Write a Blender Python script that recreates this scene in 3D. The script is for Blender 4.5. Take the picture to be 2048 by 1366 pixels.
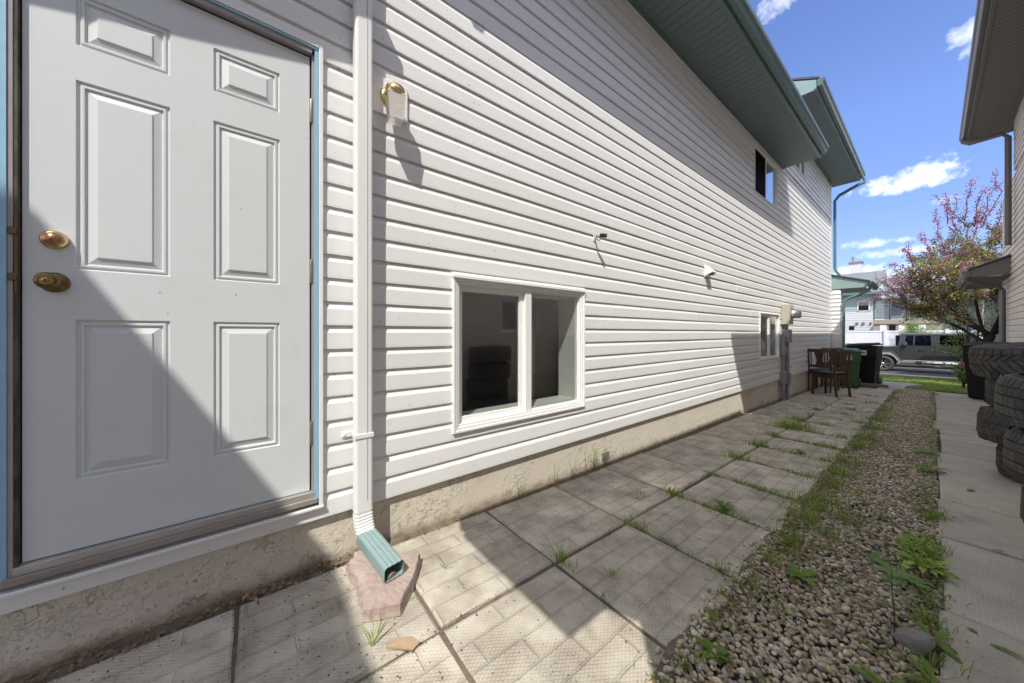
import bpy, math, random
import numpy as np
from mathutils import Vector, Matrix, Euler
random.seed(7); RNG = np.random.default_rng(7)
sc = bpy.context.scene
for o in list(bpy.data.objects): bpy.data.objects.remove(o)
col = sc.collection
R = math.radians

# ------------------------------------------------------------------ camera
FPX, VX, HY, D, CH = 661.0, 1866.0, 666.0, 1.79, 1.115
cam = bpy.data.cameras.new('camera'); camo = bpy.data.objects.new('camera', cam); col.objects.link(camo)
cam.sensor_width = 36.0; cam.lens = FPX / 2048 * 36; cam.shift_y = -17.0 / 2048
cam.clip_start = 0.02; cam.clip_end = 500
TH = math.atan((VX - 1024) / FPX)
camo.location = (D, 0, CH); camo.rotation_euler = (R(90), 0, TH)
sc.camera = camo

# ------------------------------------------------------------------ sun, sky, exposure
SUN_STRENGTH, SKY_STRENGTH, EXPOSURE = 2.5, 0.15, 1.08
sd = Vector((1.0, -1.14, 1.98)).normalized()
sl = bpy.data.lights.new('sun', 'SUN'); so = bpy.data.objects.new('sun', sl); col.objects.link(so)
sl.energy = SUN_STRENGTH; sl.angle = R(0.32); sl.color = (1.0, 0.955, 0.875)
so.rotation_euler = sd.to_track_quat('Z', 'Y').to_euler(); so.location = (6, -8, 14)
w = bpy.data.worlds.new('World'); sc.world = w; w.use_nodes = True
wn, wl = w.node_tree.nodes, w.node_tree.links; wn.clear()

def N(nt, kind, **kw):
    n = nt.nodes.new(kind)
    for k, v in kw.items():
        if k.startswith('i_'):
            n.inputs[int(k[2:])].default_value = v
        else: setattr(n, k, v)
    return n
def Mth(nt, op, a, b=None, c=None, clamp=False):
    n = nt.nodes.new('ShaderNodeMath'); n.operation = op; n.use_clamp = clamp
    for i, v in enumerate((a, b, c)):
        if v is None: continue
        if hasattr(v, 'is_linked') or hasattr(v, 'links'): nt.links.new(v, n.inputs[i])
        else: n.inputs[i].default_value = v
    return n.outputs[0]
def Mix(nt, f, a, b, mode='MIX'):
    n = nt.nodes.new('ShaderNodeMix'); n.data_type = 'RGBA'; n.blend_type = mode
    for idx, v in ((0, f), (6, a), (7, b)):
        if hasattr(v, 'links'): nt.links.new(v, n.inputs[idx])
        else: n.inputs[idx].default_value = v if idx == 0 else (tuple(v) + (1,))[:4]
    return n.outputs[2]

WT = w.node_tree
sky = N(WT, 'ShaderNodeTexSky'); sky.sky_type = 'NISHITA'; sky.sun_disc = False
sky.sun_elevation = math.asin(sd.z); sky.sun_rotation = math.atan2(sd.x, sd.y)
sky.air_density = 1.0; sky.dust_density = 0.5; sky.ozone_density = 1.6; sky.altitude = 650
tc = N(WT, 'ShaderNodeTexCoord')
sep = N(WT, 'ShaderNodeSeparateXYZ'); wl.new(tc.outputs['Generated'], sep.inputs[0])
dx, dy, dz = sep.outputs
hyp = Mth(WT, 'SQRT', Mth(WT, 'ADD', Mth(WT, 'MULTIPLY', dx, dx), Mth(WT, 'MULTIPLY', dy, dy)))
az = Mth(WT, 'ARCTAN2', dx, dy); el = Mth(WT, 'DIVIDE', dz, Mth(WT, 'MAXIMUM', hyp, 0.02))
nz = N(WT, 'ShaderNodeTexNoise'); nz.inputs['Scale'].default_value = 34; nz.inputs['Detail'].default_value = 7; nz.inputs['Roughness'].default_value = .6
wl.new(tc.outputs['Generated'], nz.inputs['Vector'])
nz2 = N(WT, 'ShaderNodeTexNoise'); nz2.inputs['Scale'].default_value = 95; nz2.inputs['Detail'].default_value = 5
wl.new(tc.outputs['Generated'], nz2.inputs['Vector'])
wob = Mth(WT, 'MULTIPLY_ADD', nz.outputs['Fac'], 4.6, -2.3)
wob = Mth(WT, 'ADD', wob, Mth(WT, 'MULTIPLY_ADD', nz2.outputs['Fac'], 1.8, -0.9))
mask = None
# (azimuth, elevation slope, half width, half height, density)
CLOUDS = [(-.222, .772, .045, .050, .7), (-.175, .80, .05, .03, .5), (.038, .530, .028, .032, .85), (.046, .500, .020, .020, .7), (-.035, .288, .070, .024, 1.2), (-.008, .300, .044, .030, 1.2), (-.055, .283, .040, .016, 1.0),
          (.013, .243, .018, .010, .5), (-.078, .182, .048, .012, .7), (-.03, .158, .07, .010, .6), (-.07, .112, .14, .026, .8), (.1, .10, .2, .03, .7)]
for (a0, e0, wa, we, dn) in CLOUDS:
    ua = Mth(WT, 'DIVIDE', Mth(WT, 'SUBTRACT', az, a0), wa)
    ue = Mth(WT, 'DIVIDE', Mth(WT, 'SUBTRACT', el, e0), we)
    # flatter base: below centre falls off faster
    ue = Mth(WT, 'MAXIMUM', ue, Mth(WT, 'MULTIPLY', ue, -1.6))
    r2 = Mth(WT, 'ADD', Mth(WT, 'MULTIPLY', ua, ua), Mth(WT, 'MULTIPLY', ue, ue))
    v = Mth(WT, 'ADD', Mth(WT, 'SUBTRACT', 1.15, r2), wob)
    v = Mth(WT, 'MULTIPLY', Mth(WT, 'MULTIPLY', v, 0.36, None, True), dn * .62)
    mask = v if mask is None else Mth(WT, 'MAXIMUM', mask, v)
# bright cloud field added outside the view to lift the shade
nzf = N(WT, 'ShaderNodeTexNoise'); nzf.inputs['Scale'].default_value = 3.4; nzf.inputs['Detail'].default_value = 7; nzf.inputs['Roughness'].default_value = .55; wl.new(tc.outputs['Generated'], nzf.inputs['Vector'])
away = Mth(WT, 'MAXIMUM', Mth(WT, 'MULTIPLY', Mth(WT, 'SUBTRACT', Mth(WT, 'ABSOLUTE', az), .32), 5, None, True), Mth(WT, 'MULTIPLY', Mth(WT, 'SUBTRACT', el, .9), 4, None, True))
gen = Mth(WT, 'MULTIPLY', Mth(WT, 'MULTIPLY', Mth(WT, 'SUBTRACT', nzf.outputs['Fac'], .485), 8, None, True), away)
mask = Mth(WT, 'MAXIMUM', mask, gen)
mask = Mth(WT, 'MULTIPLY', mask, Mth(WT, 'GREATER_THAN', dz, 0.0), None, True)
skyc = sky.outputs[0]
hs = N(WT, 'ShaderNodeHueSaturation'); hs.inputs['Hue'].default_value = .515; hs.inputs['Saturation'].default_value = 1.12; hs.inputs['Value'].default_value = .88
wl.new(skyc, hs.inputs['Color'])
low = Mth(WT, 'MULTIPLY_ADD', Mth(WT, 'MULTIPLY', el, 2.2, None, True), .52, .46)
lv = N(WT, 'ShaderNodeCombineXYZ'); [wl.new(low, lv.inputs[i]) for i in range(2)]; wl.new(Mth(WT, 'MULTIPLY_ADD', low, .7, .3), lv.inputs[2])
cl = Mix(WT, mask, Mix(WT, 1.0, hs.outputs[0], lv.outputs[0], 'MULTIPLY'), (9.7, 9.3, 8.5))
bg = N(WT, 'ShaderNodeBackground'); bg.inputs[1].default_value = SKY_STRENGTH
wo = N(WT, 'ShaderNodeOutputWorld'); wl.new(cl, bg.inputs[0]); wl.new(bg.outputs[0], wo.inputs[0])
vs = sc.view_settings; vs.view_transform = 'Standard'; vs.look = 'None'; vs.gamma = 1; vs.exposure = EXPOSURE; vs.use_curve_mapping = False
sc.cycles.max_bounces = 10; sc.cycles.diffuse_bounces = 5; sc.cycles.transparent_max_bounces = 24
sc.cycles.use_denoising = True; sc.cycles.caustics_reflective = True; sc.cycles.blur_glossy = 0.0
sc.cycles.sample_clamp_indirect = 0.0

# ------------------------------------------------------------------ ground profile
def gz(y):
    if y < .5: return 0.0
    if y < 13: return -.022 * (y - .5)
    if y < 24: return -.275 - .0475 * (y - 13)
    return -.80

# ------------------------------------------------------------------ materials
MATS = {}
def mat(name, color, rough=.6, metal=0., spec=.5, var=0., vscale=4., dark=None, bump=0., bscale=60., bdist=.002, stretch=None, coat=0., obj_rand=0., detail=4, island=None, transl=0.):
    if name in MATS: return MATS[name]
    m = bpy.data.materials.new(name); m.use_nodes = True; nt = m.node_tree; nt.nodes.clear(); MATS[name] = m
    p = N(nt, 'ShaderNodeBsdfPrincipled'); o = N(nt, 'ShaderNodeOutputMaterial'); nt.links.new(p.outputs[0], o.inputs[0])
    p.inputs['Roughness'].default_value = rough; p.inputs['Metallic'].default_value = metal
    p.inputs['Specular IOR Level'].default_value = spec; p.inputs['Coat Weight'].default_value = coat
    t = N(nt, 'ShaderNodeTexCoord'); vec = t.outputs['Object']
    if stretch:
        mp = N(nt, 'ShaderNodeMapping'); mp.inputs['Scale'].default_value = stretch; nt.links.new(vec, mp.inputs[0]); vec = mp.outputs[0]
    c = None
    base = (*color, 1)
    cur = None
    if var > 0:
        n = N(nt, 'ShaderNodeTexNoise'); n.inputs['Scale'].default_value = vscale; n.inputs['Detail'].default_value = detail + 2; n.inputs['Roughness'].default_value = .65
        nt.links.new(vec, n.inputs['Vector'])
        dk = dark or tuple(x * .55 for x in color)
        f = Mth(nt, 'MULTIPLY', Mth(nt, 'SUBTRACT', n.outputs['Fac'], .38), 2.8 * var, None, True)
        cur = Mix(nt, f, color, dk)
    if island is not None:
        g = N(nt, 'ShaderNodeNewGeometry'); rp = N(nt, 'ShaderNodeValToRGB'); nt.links.new(g.outputs['Random Per Island'], rp.inputs[0])
        el_ = rp.color_ramp.elements; rp.color_ramp.interpolation = 'LINEAR'
        while len(el_) < len(island): el_.new(.5)
        for i, cc in enumerate(island): el_[i].position = i / (len(island) - 1); el_[i].color = (*cc, 1)
        cur = rp.outputs[0] if cur is None else Mix(nt, 1.0, rp.outputs[0], Mix(nt, .5, (1, 1, 1), cur), 'MULTIPLY')
    if obj_rand > 0:
        oi = N(nt, 'ShaderNodeObjectInfo')
        val = Mth(nt, 'MULTIPLY_ADD', oi.outputs['Random'], 2 * obj_rand, 1 - obj_rand)
        cc = N(nt, 'ShaderNodeCombineXYZ'); [nt.links.new(val, cc.inputs[i]) for i in range(3)]
        cur = Mix(nt, 1.0, cur if cur is not None else color, cc.outputs[0], 'MULTIPLY')
    if cur is not None: nt.links.new(cur, p.inputs['Base Color'])
    else: p.inputs['Base Color'].default_value = base
    if bump > 0:
        n = N(nt, 'ShaderNodeTexNoise'); n.inputs['Scale'].default_value = bscale; n.inputs['Detail'].default_value = detail; nt.links.new(vec, n.inputs['Vector'])
        b = N(nt, 'ShaderNodeBump'); b.inputs['Strength'].default_value = bump; b.inputs['Distance'].default_value = bdist
        nt.links.new(n.outputs['Fac'], b.inputs['Height']); nt.links.new(b.outputs[0], p.inputs['Normal'])
    if transl > 0:
        tr = N(nt, 'ShaderNodeBsdfTranslucent'); ms = N(nt, 'ShaderNodeMixShader'); ms.inputs[0].default_value = transl
        if cur is not None: nt.links.new(cur, tr.inputs[0])
        else: tr.inputs[0].default_value = base
        nt.links.new(p.outputs[0], ms.inputs[1]); nt.links.new(tr.outputs[0], ms.inputs[2]); nt.links.new(ms.outputs[0], o.inputs[0])
    m['pn'] = p.name
    return m

def pn(m): return m.node_tree.nodes[m['pn']]

# vinyl siding: faint wood grain embossing running lengthwise, slight dirt
def siding_mat(name, c, dirt, amt=.25):
    m = mat(name, c, rough=.62, spec=.25, obj_rand=.025)
    nt = m.node_tree; p = pn(m); t = N(nt, 'ShaderNodeTexCoord')
    mp = N(nt, 'ShaderNodeMapping'); mp.inputs['Scale'].default_value = (30, 5, 160); nt.links.new(t.outputs['Object'], mp.inputs[0])
    n = N(nt, 'ShaderNodeTexNoise'); n.inputs['Scale'].default_value = 1.6; n.inputs['Detail'].default_value = 5; nt.links.new(mp.outputs[0], n.inputs[0])
    n3 = N(nt, 'ShaderNodeTexNoise'); n3.inputs['Scale'].default_value = 1.3; n3.inputs['Detail'].default_value = 2; nt.links.new(t.outputs['Object'], n3.inputs[0])
    b0 = N(nt, 'ShaderNodeBump'); b0.inputs['Strength'].default_value = .5; b0.inputs['Distance'].default_value = .02; nt.links.new(n3.outputs[0], b0.inputs['Height'])
    b = N(nt, 'ShaderNodeBump'); b.inputs['Strength'].default_value = .22; b.inputs['Distance'].default_value = .0012; nt.links.new(n.outputs[0], b.inputs['Height'])
    nt.links.new(b0.outputs[0], b.inputs['Normal']); nt.links.new(b.outputs[0], p.inputs['Normal'])
    mp2 = N(nt, 'ShaderNodeMapping'); mp2.inputs['Scale'].default_value = (3, 1.2, 9); nt.links.new(t.outputs['Object'], mp2.inputs[0])
    n2 = N(nt, 'ShaderNodeTexNoise'); n2.inputs['Scale'].default_value = 1.5; n2.inputs['Detail'].default_value = 8; n2.inputs['Roughness'].default_value = .7; nt.links.new(mp2.outputs[0], n2.inputs[0])
    f = Mth(nt, 'MULTIPLY', Mth(nt, 'SUBTRACT', n2.outputs[0], .42), 2.5 * amt, None, True)
    mp3 = N(nt, 'ShaderNodeMapping'); mp3.inputs['Scale'].default_value = (1, 1, 1); nt.links.new(t.outputs['Object'], mp3.inputs[0])
    sp = N(nt, 'ShaderNodeTexNoise'); sp.inputs['Scale'].default_value = 55; sp.inputs['Detail'].default_value = 1; nt.links.new(mp3.outputs[0], sp.inputs[0])
    speck = Mth(nt, 'MULTIPLY', Mth(nt, 'SUBTRACT', sp.outputs[0], .745), 25, None, True)
    src = p.inputs['Base Color'].links[0].from_socket
    c1 = Mix(nt, f, src, dirt)
    c2 = Mix(nt, Mth(nt, 'MULTIPLY', speck, .8), c1, (.10, .08, .06))
    nt.links.new(c2, p.inputs['Base Color'])
    return m
M_SID = siding_mat('white_vinyl_siding', (.725, .73, .72), (.60, .58, .53))
M_SIDN = siding_mat('cream_vinyl_siding', (.68, .60, .52), (.5, .43, .36))
M_TRIM = mat('white_trim', (.76, .76, .75), .45, var=.25, vscale=9, dark=(.58, .56, .52))
M_WFRAME = mat('white_pvc_window', (.78, .78, .77), .35, var=.25, vscale=14, dark=(.60, .58, .54))
M_DOOR = mat('grey_white_door_paint', (.60, .63, .63), .42, spec=.4, var=.12, vscale=2.5, dark=(.53, .55, .54), bump=.12, bscale=300, bdist=.0005)
M_BLUE = mat('pale_blue_paint', (.27, .48, .62), .5, var=.4, vscale=30, dark=(.18, .36, .48))
M_PINK = mat('weathered_mauve_wood', (.33, .30, .295), .8, var=.5, vscale=25, dark=(.25, .21, .20), stretch=(1, 1, .2))
M_STRIPD = mat('dirty_weatherstrip', (.035, .03, .027), .9, var=.6, vscale=40, dark=(.22, .2, .17), stretch=(1, 1, .25))
M_ALU = mat('dull_aluminium', (.52, .50, .47), .45, metal=.6, var=.5, vscale=30, dark=(.17, .15, .13), stretch=(1, .2, 1))
M_BWOOD = mat('weathered_sill_wood', (.30, .265, .235), .85, var=.6, vscale=12, dark=(.15, .125, .105), stretch=(1, .3, 1), bump=.4)
M_BLACK = mat('black_rubber_seal', (.012, .012, .012), .8)
M_BRASS = mat('polished_brass', (.66, .51, .25), .24, metal=1, var=.25, vscale=30, dark=(.55, .36, .12))
M_BRASSD = mat('tarnished_brass', (.22, .155, .06), .36, metal=1, var=.6, vscale=25, dark=(.11, .07, .03))
M_BRONZE = mat('dull_bronze', (.13, .09, .045), .5, metal=.7, var=.5, vscale=40)
M_COPPER = mat('copper_cylinder_face', (.50, .27, .13), .3, metal=1, var=.5, vscale=120, dark=(.3, .12, .05))
M_KEY = mat('dark_keyway', (.01, .008, .006), .6)
M_HINGE = mat('hinge_metal', (.32, .29, .24), .45, metal=.8, var=.5, vscale=60, dark=(.2, .15, .1))
M_GREEN = mat('dark_teal_metal', (.10, .17, .165), .38, spec=.5, var=.4, vscale=5, dark=(.10, .13, .11))
M_SOFF = mat('dark_teal_soffit', (.17, .225, .225), .5, var=.15, vscale=3)
M_PORCHF = mat('pale_green_fascia', (.27, .37, .36), .5, var=.3, vscale=6)
M_SPOUT = mat('sea_green_spout', (.205, .295, .295), .42, var=.35, vscale=14, dark=(.30, .37, .36))
M_WSPOUT = mat('white_downspout', (.74, .74, .73), .42, var=.25, vscale=7, dark=(.63, .63, .62), stretch=(1, 1, .3))
M_STUC = mat('parged_foundation', (.62, .57, .48), .95, var=.35, vscale=5, dark=(.49, .44, .365), detail=8)
M_BRN = mat('taupe_metal', (.15, .138, .125), .42, var=.2, vscale=6)
M_SOFN = mat('taupe_soffit', (.17, .152, .135), .55, var=.15, vscale=3)
M_ROOF = mat('grey_shingles', (.10, .105, .115), .9, var=.6, vscale=18, dark=(.045, .048, .052), bump=.5, bscale=80)
M_ROOFL = mat('far_grey_shingles', (.17, .18, .20), .9, var=.6, vscale=6, dark=(.11, .115, .13))
M_SOIL = mat('packed_soil', (.17, .14, .10), .95, var=.8, vscale=14, dark=(.055, .045, .034), bump=.8, bscale=45, bdist=.01)
M_GRASSG = mat('lawn_ground', (.06, .10, .03), .95, var=.6, vscale=9, dark=(.03, .05, .015))
M_ASPH = mat('asphalt', (.055, .055, .058), .9, var=.3, vscale=30, bump=.3, bscale=200)
M_KERB = mat('kerb_concrete', (.34, .32, .29), .9, var=.4, vscale=8)

# stucco: knocked-down skim with torn edges and pits
nt = M_STUC.node_tree; p = pn(M_STUC); t = N(nt, 'ShaderNodeTexCoord')
n1 = N(nt, 'ShaderNodeTexNoise'); n1.inputs['Scale'].default_value = 15; n1.inputs['Detail'].default_value = 7; n1.inputs['Roughness'].default_value = .62; n1.inputs['Distortion'].default_value = .15; nt.links.new(t.outputs['Object'], n1.inputs[0])
nl = N(nt, 'ShaderNodeTexNoise'); nl.inputs['Scale'].default_value = 3.0; nl.inputs['Detail'].default_value = 2; nt.links.new(t.outputs['Object'], nl.inputs[0])
pl1 = Mth(nt, 'MULTIPLY', Mth(nt, 'SUBTRACT', n1.outputs[0], .47), 22, None, True)
pl2 = Mth(nt, 'MULTIPLY', Mth(nt, 'SUBTRACT', n1.outputs[0], .585), 26, None, True)
n2 = N(nt, 'ShaderNodeTexNoise'); n2.inputs['Scale'].default_value = 85; n2.inputs['Detail'].default_value = 5; nt.links.new(t.outputs['Object'], n2.inputs[0])
pit = Mth(nt, 'MULTIPLY', Mth(nt, 'SUBTRACT', n2.outputs[0], .64), 9, None, True)
h = Mth(nt, 'ADD', Mth(nt, 'MULTIPLY', Mth(nt, 'ADD', Mth(nt, 'MULTIPLY', pl1, .35), pl2), Mth(nt, 'MULTIPLY_ADD', nl.outputs[0], 4.5, -1.9, True)), Mth(nt, 'MULTIPLY', n2.outputs[0], .45)); h = Mth(nt, 'SUBTRACT', h, Mth(nt, 'MULTIPLY', pit, 1.0))
b = N(nt, 'ShaderNodeBump'); b.inputs['Strength'].default_value = .9; b.inputs['Distance'].default_value = .0065; nt.links.new(h, b.inputs['Height']); nt.links.new(b.outputs[0], p.inputs['Normal'])
# damp, dirty foot of the wall: real stains with their own ragged shape
sp_ = N(nt, 'ShaderNodeSeparateXYZ'); nt.links.new(t.outputs['Object'], sp_.inputs[0])
foot = Mth(nt, 'ADD', Mth(nt, 'ADD', Mth(nt, 'ADD', sp_.outputs[2], .121), Mth(nt, 'MULTIPLY', sp_.outputs[1], .022)), Mth(nt, 'MULTIPLY', n1.outputs[0], -.14))
ff = Mth(nt, 'MULTIPLY', Mth(nt, 'SUBTRACT', -.022, foot), 16, None, True)
src = p.inputs['Base Color'].links[0].from_socket
nt.links.new(Mix(nt, Mth(nt, 'MULTIPLY', ff, .75), src, (.22, .15, .085)), p.inputs['Base Color'])

nt = M_DOOR.node_tree; p = pn(M_DOOR); t = N(nt, 'ShaderNodeTexCoord')
a1 = N(nt, 'ShaderNodeTexNoise'); a1.inputs['Scale'].default_value = 42; a1.inputs['Detail'].default_value = 1; nt.links.new(t.outputs['Object'], a1.inputs[0])
a2 = N(nt, 'ShaderNodeTexNoise'); a2.inputs['Scale'].default_value = 3.5; a2.inputs['Detail'].default_value = 9; a2.inputs['Roughness'].default_value = .75; nt.links.new(t.outputs['Object'], a2.inputs[0])
src = p.inputs['Base Color'].links[0].from_socket
c_ = Mix(nt, Mth(nt, 'MULTIPLY', Mth(nt, 'MULTIPLY', Mth(nt, 'SUBTRACT', a2.outputs[0], .54), 4, None, True), .30), src, (.44, .42, .37))
nt.links.new(Mix(nt, Mth(nt, 'MULTIPLY', Mth(nt, 'MULTIPLY', Mth(nt, 'SUBTRACT', a1.outputs[0], .80), 30, None, True), .75), c_, (.12, .10, .08)), p.inputs['Base Color'])
nt.links.new(Mth(nt, 'MULTIPLY_ADD', a2.outputs[0], .35, .24), p.inputs['Roughness'])
# pavers with a diamond tread and an embossed brick pattern
def paver_mat(name, c, dark, diamond=True, amt=1.0):
    m = mat(name, c, .9, spec=.25, var=.75, vscale=5, dark=dark, obj_rand=.10, detail=8)
    nt = m.node_tree; p = pn(m); t = N(nt, 'ShaderNodeTexCoord'); s = N(nt, 'ShaderNodeSeparateXYZ'); nt.links.new(t.outputs['Object'], s.inputs[0])
    x, y = s.outputs[0], s.outputs[1]
    if diamond:
        a = Mth(nt, 'ADD', Mth(nt, 'MULTIPLY', x, 42), Mth(nt, 'MULTIPLY', y, 66)); bb = Mth(nt, 'SUBTRACT', Mth(nt, 'MULTIPLY', x, 42), Mth(nt, 'MULTIPLY', y, 66))
        ga = Mth(nt, 'ABSOLUTE', Mth(nt, 'SUBTRACT', Mth(nt, 'FRACT', a), .5)); gb = Mth(nt, 'ABSOLUTE', Mth(nt, 'SUBTRACT', Mth(nt, 'FRACT', bb), .5))
        g = Mth(nt, 'MULTIPLY', Mth(nt, 'MINIMUM', ga, gb), 5, None, True)
        # groove pattern of herringbone-like bricks
        br = N(nt, 'ShaderNodeTexBrick'); br.inputs['Scale'].default_value = 1.0; br.inputs['Mortar Size'].default_value = .0062; br.inputs['Brick Width'].default_value = .30; br.inputs['Row Height'].default_value = .1
        br.inputs['Mortar Smooth'].default_value = .3; br.offset = .5
        dn_ = N(nt, 'ShaderNodeTexNoise'); dn_.inputs['Scale'].default_value = 9; dn_.inputs['Detail'].default_value = 3; nt.links.new(t.outputs['Object'], dn_.inputs[0])
        vs1 = N(nt, 'ShaderNodeVectorMath'); vs1.operation = 'SCALE'; vs1.inputs['Scale'].default_value = .012; nt.links.new(dn_.outputs['Color'], vs1.inputs[0])
        oi0 = N(nt, 'ShaderNodeObjectInfo'); cb0 = N(nt, 'ShaderNodeCombineXYZ'); nt.links.new(Mth(nt, 'MULTIPLY', oi0.outputs['Random'], 3.0), cb0.inputs[0])
        va0 = N(nt, 'ShaderNodeVectorMath'); va0.operation = 'ADD'; nt.links.new(t.outputs['Object'], va0.inputs[0]); nt.links.new(vs1.outputs[0], va0.inputs[1])
        va1 = N(nt, 'ShaderNodeVectorMath'); va1.operation = 'ADD'; nt.links.new(va0.outputs[0], va1.inputs[0]); nt.links.new(cb0.outputs[0], va1.inputs[1]); nt.links.new(va1.outputs[0], br.inputs[0])
        mort = br.outputs['Fac']
        fade = N(nt, 'ShaderNodeTexNoise'); fade.inputs['Scale'].default_value = 5; nt.links.new(t.outputs['Object'], fade.inputs[0])
        wear = Mth(nt, 'MULTIPLY_ADD', fade.outputs[0], 1.6, -.25, True)
        h = Mth(nt, 'SUBTRACT', Mth(nt, 'MULTIPLY', g, Mth(nt, 'MULTIPLY', wear, .8)), Mth(nt, 'MULTIPLY', mort, 2.0))
        dirt = Mth(nt, 'MAXIMUM', Mth(nt, 'MULTIPLY', Mth(nt, 'SUBTRACT', 1.0, g), Mth(nt, 'MULTIPLY', wear, .85)), Mth(nt, 'MULTIPLY', Mth(nt, 'MULTIPLY', mort, Mth(nt, 'MULTIPLY_ADD', fade.outputs[0], 2.6, -.75, True)), .85))
    else:
        g = Mth(nt, 'SINE', Mth(nt, 'MULTIPLY', y, 420)); g2 = Mth(nt, 'SINE', Mth(nt, 'MULTIPLY', x, 420))
        h = Mth(nt, 'MULTIPLY', Mth(nt, 'ADD', g, Mth(nt, 'MULTIPLY', g2, .4)), .25); dirt = Mth(nt, 'MULTIPLY', Mth(nt, 'ADD', Mth(nt, 'MULTIPLY', g, g2), 1.0), .22)
    fn = N(nt, 'ShaderNodeTexNoise'); fn.inputs['Scale'].default_value = 140; fn.inputs['Detail'].default_value = 4; nt.links.new(t.outputs['Object'], fn.inputs[0])
    h = Mth(nt, 'ADD', h, Mth(nt, 'MULTIPLY', fn.outputs[0], .5))
    b = N(nt, 'ShaderNodeBump'); b.inputs['Strength'].default_value = .8; b.inputs['Distance'].default_value = .0035; nt.links.new(h, b.inputs['Height']); nt.links.new(b.outputs[0], p.inputs['Normal'])
    # grit specks
    oi = N(nt, 'ShaderNodeObjectInfo'); va = N(nt, 'ShaderNodeVectorMath'); va.operation = 'ADD'; nt.links.new(t.outputs['Object'], va.inputs[0])
    cx = N(nt, 'ShaderNodeCombineXYZ'); nt.links.new(Mth(nt, 'MULTIPLY', oi.outputs['Random'], 50), cx.inputs[0]); nt.links.new(cx.outputs[0], va.inputs[1])
    sn = N(nt, 'ShaderNodeTexNoise'); sn.inputs['Scale'].default_value = 95; sn.inputs['Detail'].default_value = 2; nt.links.new(va.outputs[0], sn.inputs[0])
    sm = N(nt, 'ShaderNodeTexNoise'); sm.inputs['Scale'].default_value = 5; sm.inputs['Detail'].default_value = 5; nt.links.new(va.outputs[0], sm.inputs[0])
    speck = Mth(nt, 'MULTIPLY', Mth(nt, 'SUBTRACT', Mth(nt, 'ADD', sn.outputs[0], Mth(nt, 'MULTIPLY', sm.outputs[0], .35)), .86), 18, None, True)
    src = p.inputs['Base Color'].links[0].from_socket
    c1 = Mix(nt, Mth(nt, 'MULTIPLY', dirt, .62 * amt), src, dark)
    blot = Mth(nt, 'MULTIPLY', Mth(nt, 'SUBTRACT', sm.outputs[0], .5), 2.6, None, True)
    c1 = Mix(nt, Mth(nt, 'MULTIPLY', blot, .55), c1, tuple(x_ * .62 for x_ in dark))
    nt.links.new(Mix(nt, Mth(nt, 'MULTIPLY', speck, .85), c1, (.05, .043, .036)), p.inputs['Base Color'])
    return m
M_PAV = paver_mat('diamond_paver', (.55, .51, .43), (.225, .19, .14))
M_PAV2 = paver_mat('ribbed_paver', (.50, .47, .40), (.33, .30, .245), diamond=False, amt=1.6)
M_PEB = mat('river_pebble', (.3, .26, .22), .7, spec=.35, island=[(.19, .155, .115), (.50, .40, .26), (.34, .29, .21), (.58, .49, .34), (.25, .215, .165), (.50, .41, .27), (.30, .29, .255), (.64, .55, .39), (.39, .31, .22), (.43, .38, .29), (.23, .215, .19), (.70, .66, .55)], bump=.3, bscale=120)
M_GRASS = mat('grass_blade', (.09, .16, .03), .6, spec=.3, island=[(.13, .20, .035), (.23, .34, .05), (.32, .42, .09), (.18, .29, .04), (.42, .40, .17)], transl=.35)
M_LEAF = mat('weed_leaf', (.09, .17, .03), .5, spec=.35, island=[(.16, .28, .04), (.25, .40, .06), (.35, .48, .09)], transl=.3, var=.2, vscale=30)
M_LEAFD = mat('dark_weed_leaf', (.04, .09, .025), .5, spec=.35, island=[(.10, .19, .045), (.15, .26, .06), (.14, .23, .09)], transl=.2)
M_DRY = mat('dry_leaf', (.22, .14, .07), .8, island=[(.12, .075, .04), (.26, .17, .09), (.19, .11, .06), (.33, .25, .15)])
M_STEM = mat('weed_stem', (.14, .10, .05), .7, var=.3)
M_TREAD = mat('tyre_rubber', (.034, .033, .032), .7, spec=.4, var=.9, vscale=11, dark=(.12, .112, .10), bump=.3, bscale=180)
M_BARK = mat('tree_bark', (.065, .05, .04), .95, var=.6, vscale=14, dark=(.03, .024, .02), bump=1, bscale=35, bdist=.02, stretch=(1, 1, .35))
M_STONE = mat('mauve_concrete_block', (.41, .325, .285), .95, var=.9, vscale=7, dark=(.30, .22, .195), bump=1.0, bscale=38, bdist=.008, detail=10)
M_ROCK = mat('grey_rock', (.22, .20, .18), .9, var=.5, vscale=14, bump=.8, bscale=30, bdist=.01)
M_CARD = mat('dry_bark_strip', (.38, .28, .18), .9, var=.5, vscale=30, dark=(.27, .18, .11), bump=.6, bscale=60)
M_CHAIR = mat('dark_walnut', (.085, .028, .012), .32, var=.7, vscale=10, dark=(.018, .007, .004), stretch=(1, 1, .15), coat=.3)
M_VINYL = mat('black_seat_vinyl', (.015, .015, .016), .35)
M_BIN = mat('black_bin_plastic', (.009, .009, .011), .5, spec=.3, var=.3, vscale=20)
M_BING = mat('green_bin_plastic', (.035, .115, .035), .45, var=.2, vscale=10, dark=(.025, .085, .03))
M_LABEL = mat('white_sticker', (.55, .58, .58), .5)
M_LABELG = mat('grey_sticker_print', (.10, .16, .15), .5)
M_GALV = mat('galvanised_grey', (.27, .28, .29), .5, metal=.4, var=.4, vscale=14, dark=(.19, .19, .19))
M_METBOX = mat('beige_meter_box', (.47, .45, .38), .5, var=.4, vscale=14, dark=(.34, .30, .23))
M_TRUCK = mat('gunmetal_truck_paint', (.055, .053, .056), .3, metal=.3, coat=.6, var=.08, vscale=2)
M_FLARE = mat('black_fender_plastic', (.075, .075, .078), .55)
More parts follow.
